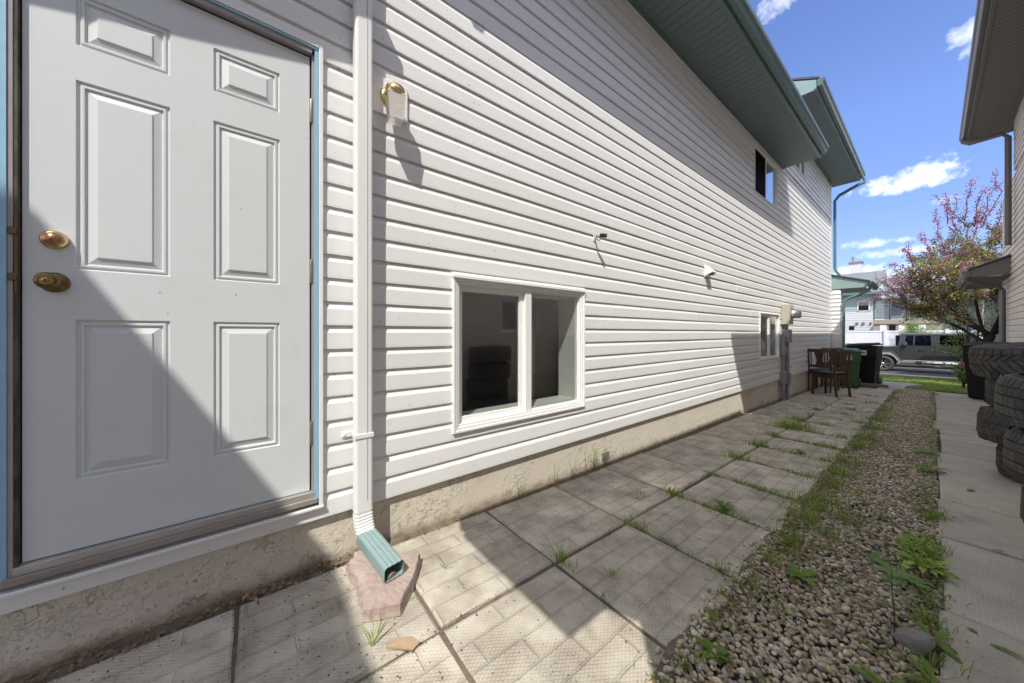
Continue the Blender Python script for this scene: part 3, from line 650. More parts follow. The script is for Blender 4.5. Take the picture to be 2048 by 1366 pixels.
# ================================================================== WHITE HOUSE (left)
H0 = (0, 6, 0)
house = empty('house', H0, label='white vinyl sided house with teal eaves, grey white side door and downspout', category='house')
W1 = (.947, 2.163, .507, 1.462); W2 = (6.39, 7.60, 3.41, 4.165); W3 = (6.66, 7.76, .665, 1.455); W4 = (8.98, 9.99, 4.62, 5.18)
DOORO = (-.636, .262, .300, 2.466)
ops = [DOORO, W1, W2, W3]
siding(house, H0, 0, 1, -1.4, 12.9, .237, 4.28, [DOORO, W1, W2, W3], M_SID)
siding(house, H0, 0, 1, 8.02, 12.9, .237 + 36 * E_, 5.32, [W4], M_SID)
body = MB(H0)
# wall core behind the boards, with openings: built from strips
def core(y0, y1, z0, z1, ops, xa, xb):
    ys_ = sorted(set([y0, y1] + [v for o in ops for v in o[:2] if y0 < v < y1]))
    for a, b in zip(ys_[:-1], ys_[1:]):
        zz = [z0]; mid = (a + b) / 2
        for o in sorted([o for o in ops if o[0] <= mid <= o[1]], key=lambda q: q[2]): zz += [o[2], o[3]]
        zz.append(z1)
        for i in range(0, len(zz), 2):
            if zz[i + 1] - zz[i] > .01: body.box(xa, xb, a, b, zz[i], zz[i + 1])
core(-1.4, 12.88, .30, 4.3, [(-.62, .24, .31, 2.44), (W1[0] + .02, W1[1] - .02, W1[2] + .02, W1[3] - .02), (W2[0] + .02, W2[1] - .02, W2[2] + .02, W2[3] - .02), (W3[0] + .02, W3[1] - .02, W3[2] + .02, W3[3] - .02)], -.2, -.024)
core(8.02, 12.88, 4.302, 5.34, [(W4[0] + .02, W4[1] - .02, W4[2] + .02, W4[3] - .02)], -.2, -.024)
body.build('wall', M_SID, house)
MB(H0).box(-9, -.205, -1.4, -1.2, -.3, 4.3).box(-9, -.205, 12.7, 12.88, -.6, 5.3).box(-9, -8.8, -1.4, 12.88, -.6, 4.3).build('rear_wall', M_SID, house)
MB(H0).prism([(-.21, -.6), (-.027, -.6), (-.027, .262), (-.21, .262)], 'y', -1.4, 12.86).build('foundation_wall', M_STUC, house)
MB(H0).box(-.012, .006, 12.9, 12.955, .237, 5.3).box(-.05, .006, 12.955, 12.965, .237, 5.3).build('corner_post', M_TRIM, house)
for wdef, nm in ((W1, 1), (W2, 2), (W3, 3), (W4, 4)):
    fr_ = window(house, H0, 0, 1, *wdef, M_WFRAME, M_GLASS, split=.49 if nm == 1 else .5, trim=.032 if nm == 1 else .021, sash=.036 if nm == 1 else .018)
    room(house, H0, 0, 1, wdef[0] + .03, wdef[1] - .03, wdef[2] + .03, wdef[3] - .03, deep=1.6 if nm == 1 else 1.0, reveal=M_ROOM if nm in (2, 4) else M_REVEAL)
# head drip trims over the windows
for wdef in (W1, W3):
    MB(H0).prism([(0, wdef[3] - .002), (.024, wdef[3] - .012), (.024, wdef[3] + .004), (.006, wdef[3] + .022), (-.01, wdef[3] + .022)], 'y', wdef[0] - .004, wdef[1] + .004).build('drip_cap', M_WFRAME, house)
m_ = bpy.data.materials.new('insect_screen'); m_.use_nodes = True; nt = m_.node_tree; nt.nodes.clear()
tr_ = N(nt, 'ShaderNodeBsdfTransparent'); df_ = N(nt, 'ShaderNodeBsdfDiffuse'); df_.inputs[0].default_value = (.02, .02, .02, 1); mx_ = N(nt, 'ShaderNodeMixShader'); mx_.inputs[0].default_value = .72; o_ = N(nt, 'ShaderNodeOutputMaterial')
nt.links.new(tr_.outputs[0], mx_.inputs[1]); nt.links.new(df_.outputs[0], mx_.inputs[2]); nt.links.new(mx_.outputs[0], o_.inputs[0])
MB(H0).box(-.0025, -.001, W2[0] + .034, (W2[0] + W2[1]) / 2 - .012, W2[2] + .034, W2[3] - .034).build('insect_screen', m_, house)
# curtains in the basement window further along, blind behind the upper one
cu = MB(H0); n_ = 44
for (ya, yb) in ((6.72, 7.2),):
    pts = [(-.13 + .018 * math.sin(i * 1.15), ya + (yb - ya) * i / n_) for i in range(n_ + 1)]
    cu.add([(x, y, z) for z in (.70, 1.42) for (x, y) in pts], [(i, i + 1, n_ + 2 + i, n_ + 1 + i) for i in range(n_)], 0, True)
cu.build('curtain', M_CURT, house)
cu = MB(H0); cu.box(-.135, -.13, 7.1, 7.5, 3.46, 4.05); cu.build('blind', M_CURT, house)
cu = MB(H0); cu.box(-.6, -.585, 1.98, 2.14, .5, 1.44); cu.build('blind', M_REVEAL, house)

# soffits, fascia, gutters
def eave(off, parent, X0, X1, y0, y1, z, m_s, m_m, sgn=1, step=.1016, slope=.5, roofdeep=4.5, mg=None, roof=True, ends=True, rake=True):
    """boxed eave on plane x=X0 reaching to x=X1: soffit strips, trims, fascia, K gutter, roof"""
    s_ = 1 if X1 > X0 else -1
    n_ = int(round((y1 - y0) / step)); st = (y1 - y0) / n_
    a_, b_ = min(X0, X1), max(X0, X1)
    sm = MB(); sm.prism([(.011, .0), (.001, .009), (.0, .012), (st - .0002, .012), (st - .001, .009), (st - .003, .0)], 'x', 0, b_ - a_)
    me = sm.mesh('soffit_panel', m_s)
    for i in range(n_):
        link('soffit_panel', me, parent, (a_ - off[0], y0 + i * st - off[1], z - off[2]))
    def P(poly, ya, yb, nm, m, **kw):
        mb = MB(off); mb.prism([(X1 + s_ * px, z + pz) for (px, pz) in poly], 'y', ya, yb); return mb.build(nm, m, parent, **kw)
    P([(-.035, -.012), (.006, -.012), (.006, .0), (.006, .16), (-.004, .16), (-.004, .014), (-.035, .014)], y0, y1, 'fascia', m_m, bevel=.003)
    G = [(.008, .035), (.055, .035), (.062, .040), (.074, .070), (.082, .085), (.098, .100), (.104, .118), (.104, .150), (.096, .150), (.094, .112), (.070, .075), (.052, .047), (.016, .047), (.016, .15), (.008, .15)]
    P(G, y0 - .01, y1 + .01, 'gutter', mg or m_m)
    for yy in (y0 - .012, y1 + .006):
        P([(.008, .035), (.055, .035), (.074, .070), (.104, .118), (.104, .150), (.008, .150)], yy, yy + .006, 'gutter_end_cap', mg or m_m)
    # inner trim against the wall
    mb = MB(off); mb.box(min(X0, X0 + s_ * .03), max(X0, X0 + s_ * .03), y0, y1, z - .012, z - .001); mb.build('soffit_trim', m_m, parent)
    if roof:
        rf = MB(off); ov = .03
        rf.prism([(X1 + s_ * ov, z + .165), (X1 - s_ * roofdeep, z + .165 + slope * (roofdeep + ov)), (X1 - s_ * roofdeep, z + .20 + slope * (roofdeep + ov)), (X1 + s_ * ov, z + .20)], 'y', y0 - .01, y1 + .01)
        rf.build('roof', M_ROOF, parent)
    if ends:
        for yy in (y0, y1 - .012):
            mb = MB(off); d_ = X1 - X0
            mb.prism([(X1, z - .004), (X1, z + .16), (X0 - s_ * .25, z + .16 + slope * (abs(d_) + .25)), (X0 - s_ * .25, z - .004)], 'y', yy, yy + .012)
            mb.build('eave_return', M_PORCHF if m_m is M_GREEN else m_m, parent)
eave(H0, house, .0, .55, -1.6, 8.04, 4.28, M_SOFF, M_GREEN)
eave(H0, house, .0, .55, 7.66, 13.2, 5.33, M_SOFF, M_GREEN)
# upper storey end wall between the two roofs
MB(H0).prism([(-.03, 4.35), (-.03, 5.45), (-4, 7.4), (-4, 4.35)], 'y', 7.98, 8.018).build('upper_end_wall', M_SID, house)
# unseen sloping canopy, added and shaped to shadow the door top and wall
cn = MB(H0); cn.hull([(0, -1.24, 3.24), (.53, -1.24, 3.24), (.53, .045, 3.56), (0, .045, 3.56)], [(0, -1.24, 3.30), (.53, -1.24, 3.30), (.53, .045, 3.62), (0, .045, 3.62)]); cn.build('shadow_canopy', M_GREEN, house)
cn = MB(H0); cn.box(-.005, .05, -1.3, .1, 3.20, 3.24); cn.build('shadow_canopy_ledger', M_GREEN, house)

# ---------------------------------------------------------------- door
door = MB(H0)
sx = [-.581, -.474, -.248, -.125, .096, .210]; zx = [.378, .613, 1.161, 1.331, 1.979, 2.100, 2.275, 2.405]
XD = -.014
pan = [(i, j) for i in (1, 3) for j in (1, 3, 5)]
for i in range(5):
    for j in range(7):
        if (i, j) in pan: continue
        door.add([(XD, sx[i], zx[j]), (XD, sx[i + 1], zx[j]), (XD, sx[i + 1], zx[j + 1]), (XD, sx[i], zx[j + 1])], [(0, 1, 2, 3)])
door.box(XD - .045, XD - .012, sx[0], sx[-1], zx[0], zx[-1])
for (ya, yb) in ((sx[0], sx[0] + .002), (sx[-1] - .002, sx[-1])): door.box(XD - .012, XD - .0004, ya, yb, zx[0], zx[-1])
dr = door.build('door', M_DOOR, house)
for (i, j) in pan:
    y0, y1, z0, z1 = sx[i], sx[i + 1], zx[j], zx[j + 1]
    rings = [(0, 0), (.003, -.0065), (.008, -.0075), (.012, -.0030), (.018, -.0028), (.021, -.0090), (.024, -.0092), (.046, -.0020), (.0475, .0008), (.052, .0010)]
    p_ = MB(H0); vs = []
    for (d_, h_) in rings: vs += [(XD + h_, y0 + d_, z0 + d_), (XD + h_, y1 - d_, z0 + d_), (XD + h_, y1 - d_, z1 - d_), (XD + h_, y0 + d_, z1 - d_)]
    fs = [(q * 4 + e, q * 4 + (e + 1) % 4, q * 4 + 4 + (e + 1) % 4, q * 4 + 4 + e) for q in range(len(rings) - 1) for e in range(4)]
    fs.append(tuple(range(4 * len(rings) - 4, 4 * len(rings)))); p_.add(vs, fs); p_.build('door_panel', M_DOOR, dr)
# locks
yl, zl = -.517, 1.424
lk = MB(H0).lathe([(.0, XD), (.030, XD), (.031, XD + .006), (.028, XD + .016), (.024, XD + .021), (.0225, XD + .022), (.0, XD + .022)], 32, (0, yl, zl), 'x').build('deadbolt', M_BRASS, dr, label='polished brass deadbolt')
MB(H0).lathe([(.0, XD + .0221), (.0205, XD + .0221), (.020, XD + .0245), (0, XD + .0248)], 28, (0, yl, zl), 'x').lathe([(.0, XD + .0249), (.008, XD + .0249), (.0075, XD + .028), (0, XD + .028)], 18, (0, yl, zl), 'x').build('lock_face', M_COPPER, dr)
MB(H0).box(XD + .0279, XD + .0284, yl - .001, yl + .001, zl - .0055, zl + .0045).build('keyway', M_KEY, dr)
# lettering ring on the lock face, embossed
zk = 1.283
kn = MB(H0).lathe([(0, XD), (.0325, XD), (.033, XD + .004), (.028, XD + .009), (.016, XD + .012), (.0125, XD + .022), (.0135, XD + .03), (.021, XD + .037), (.0262, XD + .047), (.0265, XD + .056), (.022, XD + .063), (.013, XD + .066), (.0105, XD + .0655), (.0, XD + .0655)], 36, (0, yl, zk), 'x').build('knob', M_BRASSD, dr, label='tarnished brass knob')
MB(H0).lathe([(0, XD + .0656), (.0085, XD + .0656), (.008, XD + .0672), (0, XD + .0674)], 18, (0, yl, zk), 'x').build('lock_face', M_COPPER, dr)
MB(H0).box(XD + .0675, XD + .0680, yl - .001, yl + .001, zk - .005, zk + .004).build('keyway', M_KEY, dr)
# frame
fr = MB(H0)
YL, YR, ZT, ZB = -.581, .210, 2.405, .378
MB(H0).box(-.05, .001, YL - .0115, YL - .004, ZB - .03, ZT + .012).build('weatherstrip', M_STRIPD, house)
MB(H0).box(-.05, -.02, YR + .0005, YR + .007, ZB, ZT).box(-.05, -.02, YL, YR, ZT + .001, ZT + .008).box(-.05, -.018, YL - .0035, YL - .0005, ZB, ZT).build('door_seal', M_BLACK, house)
MB(H0).box(-.05, .003, YL - .0225, YL - .012, ZB - .05, ZT + .03).build('jamb', M_PINK, house, bevel=.001)
MB(H0).box(-.05, -.004, YR + .008, YR + .018, ZB, ZT + .012).build('jamb', M_PINK, house)
MB(H0).box(-.05, .010, YL - .013, YR + .0075, ZT + .009, ZT + .030).build('door_head', M_PINK, house, bevel=.001)
MB(H0).box(-.05, .013, YR + .0185, YR + .034, ZB - .055, ZT + .0305).build('brick_mould', M_BLUE, house, bevel=.001)
MB(H0).box(-.05, .006, YL - .037, YL - .023, ZB - .055, ZT + .0305).build('brick_mould', M_BLUE, house, bevel=.001)
MB(H0).box(-.05, .016, YL - .037, YR + .034, ZT + .031, ZT + .040).build('brick_mould', M_BLUE, house, bevel=.001)
jch = MB(H0); jch.box(-.04, .018, YR + .035, YR + .052, ZB - .07, ZT + .058).box(-.04, .010, YL - .055, YL - .038, ZB - .07, ZT + .058).box(-.04, .020, YL - .037, YR + .0345, ZT + .041, ZT + .058)
jch.box(-.04, .024, YL - .055, YR + .054, ZB - .082, ZB - .0705); jch.build('door_trim', M_TRIM, house, bevel=.002)
MB(H0).box(-.05, .010, YL - .012, YR + .018, ZB - .030, ZB - .003).build('threshold', M_ALU, house, bevel=.002)
MB(H0).box(-.05, .020, YL - .030, YR + .030, ZB - .055, ZB - .0305).build('door_sill', M_BWOOD, house, bevel=.003)
for zc in (2.152, 1.402, .645):
    MB(H0).lathe([(.0055, zc - .054), (.0065, zc - .052), (.0065, zc + .052), (.0055, zc + .056)], 12, (-.006, YR + .006, 0), 'z').box(-.014, -.011, YR - .001, YR + .004, zc - .05, zc + .05).build('hinge', M_HINGE, house)
for zc in (1.437, 1.292):
    MB(H0).box(-.006, .0075, YL - .021, YL - .002, zc - .012, zc + .012).build('strike_plate', M_BRONZE, house, bevel=.003)
MB(H0).box(-.006, .0035, YL - .0100, YL - .003, 1.24, 1.49).build('strike_plate', M_BRONZE, house, bevel=.001)

# ---------------------------------------------------------------- downspout beside the door
def rrect(w_, d_, r=.012, rib=0):
    pts = []
    for (cx, cy, a0) in ((w_ / 2 - r, d_ / 2 - r, 0), (-w_ / 2 + r, d_ / 2 - r, 90), (-w_ / 2 + r, -d_ / 2 + r, 180), (w_ / 2 - r, -d_ / 2 + r, 270)):
        for k in range(4): a = R(a0 + 30 * k); pts.append((cx + r * math.cos(a), cy + r * math.sin(a)))
        if rib and a0 in (0, 180):
            # three shallow ribs across the broad face
            sg = 1 if a0 == 0 else -1
            for q in (.30, .24, .18, .06, 0, -.06, -.18, -.24, -.30): pts.append((sg * q * w_, sg * (d_ / 2 - (.0025 if round(abs(q) * 100) in (24, 0) else 0))))
    return pts
ys_c, XS = .428, .052
pr = rrect(.082, .064, .013, 0)
ds = MB(H0); ds.prism([(XS + q[1], ys_c + q[0]) for q in pr], 'z', .245, 4.08, smooth=False); dso = ds.build('downspout', M_WSPOUT, house, label='white downspout beside the door')
MB(H0).prism([(XS + .0325, ys_c + .010), (XS + .0345, ys_c + .012), (XS + .0345, ys_c + .014), (XS + .0325, ys_c + .015)], 'z', .30, 4.0).build('seam', mat('seam_grey', (.42, .42, .42), .6), dso)
MB(H0).tube([(XS, ys_c, 4.0), (XS, ys_c, 4.10), (.30, ys_c + .01, 4.22), (.60, ys_c + .01, 4.28), (.60, ys_c + .01, 4.36)], .04, sq=rrect(.08, .06)).build('upper_elbow', M_WSPOUT, dso)
for zb in (.615,):
    MB(H0).box(XS - .035, XS + .0365, ys_c - .0435, ys_c + .0435, zb - .011, zb + .011).box(-.004, .008, ys_c - .085, ys_c + .085, zb - .013, zb + .013).box(.0, .012, ys_c - .080, ys_c - .068, zb - .007, zb + .007).build('strap', M_WSPOUT, dso, bevel=.002)
# crimped elbow turning outwards, then the sea green extension
el_pts = []; 
dirv = Vector((.56, .18, -.16)).normalized()
z1_, n_ = .245, 9
e0 = Vector((XS, ys_c, .25)); 
path_pts = [e0 + Vector((0, 0, .01))]
tgt = Vector((XS + .035, ys_c + .012, .112))
for k in range(1, n_ + 1):
    t_ = k / n_; a = e0.lerp(Vector((XS, ys_c, .17)), t_); b_ = Vector((XS, ys_c, .17)).lerp(tgt, t_); path_pts.append(a.lerp(b_, t_))
crimp = MB(H0)
for i in range(len(path_pts) - 1):
    A, B = path_pts[i], path_pts[i + 1]
base = rrect(.082, .062, .012)
rs = []
rad_pts = []
fine = []
for i in range(len(path_pts) - 1):
    for k in range(3): fine.append(path_pts[i].lerp(path_pts[i + 1], k / 3))
fine.append(path_pts[-1])
def sweep(mb, pts, prof, scales, upv=Vector((0, 1, 0)), hollow=False, smooth=False):
    rings = []
    for i, p_ in enumerate(pts):
        d_ = (pts[min(i + 1, len(pts) - 1)] - pts[max(i - 1, 0)]).normalized(); a = (upv - d_ * upv.dot(d_)).normalized(); b_ = d_.cross(a)
        rings += [p_ + a * q[0] * scales[i] + b_ * q[1] * scales[i] for q in prof]
    P_ = len(prof); mb.add(rings, [(i * P_ + k, i * P_ + (k + 1) % P_, (i + 1) * P_ + (k + 1) % P_, (i + 1) * P_ + k) for i in range(len(pts) - 1) for k in range(P_)], 0, smooth)
sweep(crimp, fine, base, [1 + (.035 if i % 3 == 1 else -.02) for i in range(len(fine))]); crimp.build('elbow', M_WSPOUT, dso)
g0 = tgt + Vector((-.012, -.004, .012)); gend = Vector((.365, .478, .094))
gm = MB(H0); gp_ = rrect(.088, .068, .014, 1)
# tube with an open mouth: outer skin and inner skin
sweep(gm, [g0, gend], gp_, [1, 1]); sweep(gm, [gend, g0 + (gend - g0) * .1], gp_, [.97, .95])
gm.build('spout_extension', M_SPOUT, dso, label='sea green spout extension')
MB(H0).tube([gend - Vector((.012, .004, .032)), gend - Vector((.03, .01, .028))], .022, 8).build('silt', M_ROCK, dso)

# porch at the far end of the house, with its downspout and the corner downspout
pz = 2.36
pf = MB(H0); pf.prism([(.0, pz), (.70, pz - .01), (.70, pz + .13), (.0, pz + .38)], 'y', 12.97, 13.0); pf.build('porch_fascia', M_PORCHF, house)
MB(H0).prism([(-.5, pz - .012), (.66, pz - .012), (.66, pz - .002), (-.5, pz - .002)], 'y', 13.0, 14.5).build('porch_soffit', M_SOFF, house)
MB(H0).prism([(-.5, pz + .57), (.74, pz + .14), (.74, pz + .17), (-.5, pz + .60)], 'y', 12.93, 14.5).build('porch_roof', M_ROOF, house)
MB(H0).prism([(.70, pz + .02), (.76, pz + .02), (.80, pz + .08), (.81, pz + .135), (.70, pz + .135)], 'y', 12.95, 14.5).build('porch_gutter', M_GREEN, house, bevel=.004)
siding(house, H0, .19, 1, 13.0, 13.3, .15, 2.33, [], M_SID, seams=False)
lap(house, H0, .006, .187, 13.0, .15, 2.34, M_SID, E_)
MB(H0).box(-.6, .165, 13.0, 13.3, -.6, 2.34).build('porch_wall', M_SID, house)
rr_ = rrect(.075, .06)
MB(H0).tube([(.62, 13.25, 5.37), (.62, 13.24, 5.27), (.50, 13.1, 5.18), (.16, 13.0, 4.99), (.07, 13.0, 4.86), (.07, 13.0, 2.95), (.10, 12.99, 2.85), (.17, 12.98, 2.74)], .04, sq=rr_).build('corner_downspout', M_GREEN, house)
MB(H0).tube([(.74, 13.1, 2.39), (.74, 13.1, 2.32), (.68, 13.06, 2.24), (.34, 12.99, 2.08), (.25, 12.97, 1.98), (.25, 12.97, .30), (.27, 12.97, -.1)], .04, sq=rr_).build('porch_downspout', M_GREEN, house)

# ================================================================== WALL FITTINGS
# brass wall lamp with a ribbed glass shade
LO = (.02, .574, 2.30)
lamp = empty('wall_lamp', LO, label='brass wall lamp with square ribbed glass shade beside the downspout', category='lamp')
MB(LO).box(.0015, .016, .478, .668, 2.262, 2.452).build('mounting_block', M_TRIM, lamp, bevel=.004)
MB(LO).lathe([(0, .016), (.054, .016), (.056, .020), (.050, .030), (.043, .034), (0, .036)], 36, (0, .575, 2.355), 'x').build('backplate', M_BRASS, lamp)
MB(LO).tube([(.034, .575, 2.362), (.06, .575, 2.372), (.085, .575, 2.366)], .012, 12).build('arm', M_BRASS, lamp)
MB(LO).lathe([(0, 2.372), (.038, 2.370), (.047, 2.362), (.048, 2.325), (.045, 2.323), (.044, 2.355), (0, 2.360)], 36, (.092, .575, 0), 'z').build('shade_holder', M_BRASS, lamp)
ld = MB(LO); vs = []; nR = 12; cxl, cyl = .092, .575
prf = []
for k in range(nR * 2 + 1):
    t_ = k / (nR * 2); z = 2.325 - t_ * .130; hw = .043 - .009 * (t_ ** 1.1) + (.0016 if k % 2 else 0) ; hw = .034 + .009 * (1 - t_) + (.0022 if k % 2 else 0); prf.append((z, hw))
A_ = R(45 - 8)
def sqr(z, h): return [(cxl + h * math.cos(a) * 1.35, cyl + h * math.sin(a) * 1.35, z) for a in (A_ + i * math.pi / 2 for i in range(4))]
for (z, h) in prf: vs += sqr(z, h)
ld.add(vs, [(i * 4 + e, i * 4 + (e + 1) % 4, (i + 1) * 4 + (e + 1) % 4, (i + 1) * 4 + e) for i in range(len(prf) - 1) for e in range(4)])
ld.add(sqr(2.195, .034), [(0, 1, 2, 3)]); ld.add(sqr(2.325, .043), [(0, 1, 2, 3)])
ld.build('lamp_shade', M_LAMPG, lamp)
MB(LO).lathe([(0, 2.24), (.018, 2.25), (.026, 2.275), (.02, 2.30), (.012, 2.33), (0, 2.34)], 16, (cxl, cyl, 0), 'z').build('bulb', M_WHITEB, lamp)
for a in (20, 140, 250):
    MB(LO).lathe([(0, 0), (.004, 0), (.004, .012), (0, .013)], 8, (0, 0, 0), 'x').build('thumb_screw', M_BRASSD, lamp).location = (cxl - LO[0] + .05 * math.cos(R(a)), cyl - LO[1] + .05 * math.sin(R(a)), 2.338 - LO[2])

# small camera on a bracket
CO = (.0, 2.30, 1.93)
cmr = empty('security_camera', CO, label='small dark headed security camera on a white bracket on the siding', category='camera')
MB(CO).box(0, .006, 2.285, 2.318, 1.90, 1.955).build('bracket', M_TRIM, cmr, bevel=.002)
MB(CO).tube([(.004, 2.30, 1.925), (.03, 2.30, 1.915), (.055, 2.30, 1.925), (.07, 2.297, 1.935)], .0085, 8).build('arm', mat('dirty_white_arm', (.40, .36, .29), .6, var=.8, vscale=60, dark=(.12, .10, .08)), cmr)
MB(CO).lathe([(0, -.008), (.010, -.007), (.012, 0), (.010, .008), (0, .009)], 12, (.05, 2.30, 1.905), 'y').build('joint', M_WHITEB, cmr)
MB(CO).tube([(.07, 2.285, 1.935), (.085, 2.30, 1.932), (.11, 2.325, 1.926)], [.013, .016, .017], 14).build('camera_head', M_BLACK, cmr)
MB(CO).tube([(.004, 2.29, 1.95), (.02, 2.292, 1.96), (.045, 2.29, 1.95), (.068, 2.283, 1.938)], .003, 6).build('cable', M_WHITEB, cmr)
# vent hood
VO = (0, 4.55, 1.91)
vh = empty('vent_hood', VO, label='white wedge shaped dryer vent hood on the siding between the camera and the meter', category='vent')
MB(VO).box(0, .008, 4.50, 4.63, 1.825, 1.985).build('flange', M_TRIM, vh, bevel=.002)
vv = MB(VO); vv.add([(.008, 4.505, 1.975), (.008, 4.625, 1.975), (.10, 4.625, 1.88), (.10, 4.505, 1.88), (.008, 4.505, 1.84), (.008, 4.625, 1.84)], [(0, 1, 2, 3), (0, 3, 4), (1, 5, 2), (3, 2, 5, 4)]); vv.build('hood', M_TRIM, vh)
MB(VO).box(.02, .085, 4.51, 4.62, 1.853, 1.857).build('flap', M_BLACK, vh)

# electric meter with conduits
MO = (.0, 8.05, gz(8.05))
mt = empty('electric_meter', MO, label='electric meter with beige box, round glass and grey conduits on the wall', category='meter')
MB(MO).box(.004, .13, 7.92, 8.19, 1.28, 1.66).build('meter_box', M_METBOX, mt, bevel=.008)
MB(MO).box(.125, .137, 7.94, 8.17, 1.57, 1.655).build('box_lid', M_METBOX, mt, bevel=.004)
MB(MO).lathe([(0, .13), (.085, .13), (.088, .15), (.078, .165), (.074, .25), (.066, .27), (0, .275)], 28, (0, 8.055, 1.47), 'x').build('meter_glass', mat('meter_grey', (.42, .43, .43), .2, coat=.8, var=.3, vscale=20), mt)
MB(MO).lathe([(.089, .132), (.093, .14), (.089, .152)], 28, (0, 8.055, 1.47), 'x').build('meter_ring', M_GALV, mt)
MB(MO).tube([(.055, 8.06, 1.29), (.055, 8.06, 1.16)], .028, 12).build('conduit', M_GALV, mt)
MB(MO).box(.005, .115, 7.98, 8.17, .93, 1.18).build('junction_box', M_GALV, mt, bevel=.008)
MB(MO).box(.004, .07, 7.84, 7.97, .70, 1.05).build('junction_box', M_GALV, mt, bevel=.006)
MB(MO).box(.004, .07, 7.975, 8.12, .72, .85).build('junction_box', M_GALV, mt, bevel=.006)
MB(MO).tube([(.045, 7.90, .72), (.045, 7.90, -.17)], .026, 12).build('conduit', M_GALV, mt)
MB(MO).tube([(.06, 8.09, .93), (.06, 8.09, -.17)], .032, 12).build('conduit', M_GALV, mt)
MB(MO).box(.004, .085, 7.85, 7.95, .16, .40).build('junction_box', M_GALV, mt, bevel=.006)
MB(MO).box(.004, .105, 8.03, 8.15, .12, .36).build('junction_box', M_GALV, mt, bevel=.006)
MB(MO).tube([(.03, 7.985, .70), (.035, 7.985, -.17)], .016, 8).build('ground_cable', M_GALV, mt)
MB(MO).tube([(.05, 8.1, .46), (.12, 8.14, .455)], .006, 6).build('tap_handle', M_BLACK, mt)
po = (0, 2.5, 0)
tp = MB(po).box(-.0255, -.022, 2.44, 2.545, -.02, .045).build('duct_tape', M_GALV); tag(tp, 'small grey patch stuck low on the foundation below the siding', 'patch'); tp.location = po

# ================================================================== NEIGHBOUR'S HOUSE (right)
NH = (3.0, 6, 0)
nb = empty('house', NH, label='neighbouring cream sided house with taupe eaves behind the stacked tyres', category='house')
XN = 2.75
NW1 = (3.35, 4.25, 1.10, 1.75)
siding(nb, NH, XN, -1, .9, 13.0, .35, 4.15, [NW1], M_SIDN, seams=True)
siding(nb, NH, XN, -1, 5.0, 11.55, .35 + 34 * E_, 5.18, [], M_SIDN, seams=True)
body = MB(NH)
core(-.64, 12.97, .3, 4.16, [(NW1[0] + .02, NW1[1] - .02, NW1[2] + .02, NW1[3] - .02)], XN + .024, XN + .2)
core(2.5, 11.53, 4.161, 5.22, [], XN + .024, XN + .2); body.build('wall', M_SIDN, nb)
MB(NH).box(XN + .03, XN + .22, -.62, 12.95, -.6, .36).build('foundation_wall', M_STUC, nb)
MB(NH).box(XN + .2, 9, -.64, -.5, -.2, 4.9).box(XN + .2, 9, 12.8, 12.97, -.6, 4).box(8.9, 9, -.5, 12.8, -.6, 5).build('end_wall', M_SIDN, nb)
MB(NH).prism([(XN - .03, 4.30), (XN + 3.2, 5.95), (XN + 6.3, 4.30)], 'y', -.64, -.6).build('gable_wall', M_SIDN, nb)
MB(NH).box(XN - .008, XN + .05, -.70, -.64, .3, 4.15).box(XN - .010, XN + .05, 13.0, 13.06, .3, 4).build('corner_post', M_TRIM, nb)
window(nb, NH, XN, -1, *NW1, M_WFRAME, M_GLASS, trim=.03)
room(nb, NH, XN, -1, NW1[0] + .03, NW1[1] - .03, NW1[2] + .03, NW1[3] - .03, deep=1.0, extra=.2)
eave(NH, nb, XN, 2.24, -1.42, 3.4, 4.07, M_SOFN, M_BRN, ends=False)
eave(NH, nb, XN, 2.24, 2.98, 12.08, 5.19, M_SOFN, M_BRN, mg=M_BRN)
# boxed return of the near gable
MB(NH).box(2.24, 3.02, -1.43, -.66, 4.06, 4.24).build('box_return', M_BRN, nb)
MB(NH).prism([(3.02, 4.24), (3.02, 4.40), (XN + 3.2, 5.99), (XN + 3.2, 5.80)], 'y', -1.35, -.63).build('rake_overhang', M_BRN, nb)
MB(NH).box(3.0, 9, 3.0, 3.04, 4.4, 6.8).build('upper_end_wall', M_SIDN, nb)
# low porch roof and its gutter
pz = 2.27
MB(NH).prism([(2.28, pz + .02), (2.28, pz + .17), (3.6, pz + .74), (3.6, pz + .02)], 'y', 11.9, 11.93).build('porch_fascia', M_BRN, nb)
MB(NH).box(2.29, XN - .002, 11.935, 15, pz - .0, pz + .012).box(XN - .001, 3.6, 13.07, 15, pz, pz + .012).build('porch_soffit', M_SOFN, nb)
MB(NH).prism([(2.25, pz + .17), (3.7, pz + .80), (3.7, pz + .84), (2.25, pz + .20)], 'y', 11.86, 15.0).build('porch_roof', M_ROOF, nb)
MB(NH).prism([(2.275, pz + .02), (2.23, pz + .02), (2.19, pz + .07), (2.165, pz + .11), (2.165, pz + .15), (2.275, pz + .15)], 'y', 11.88, 15).build('porch_gutter', M_BRN, nb, bevel=.004)
MB(NH).tube([(2.21, 12.0, pz + .03), (2.21, 12.0, pz - .04), (2.28, 12.02, pz - .10), (2.62, 12.3, pz - .16), (2.69, 12.36, pz - .26), (2.69, 12.36, .1), (2.64, 12.36, -.1)], .04, sq=rr_).build('porch_downspout', M_BRN, nb)
MB(NH).tube([(2.18, 11.85, 5.23), (2.18, 11.85, 5.16), (2.26, 11.8, 5.08), (2.62, 11.45, 4.98), (2.68, 11.40, 4.88), (2.68, 11.40, 2.8)], .04, sq=rr_).build('downspout', M_BRN, nb)
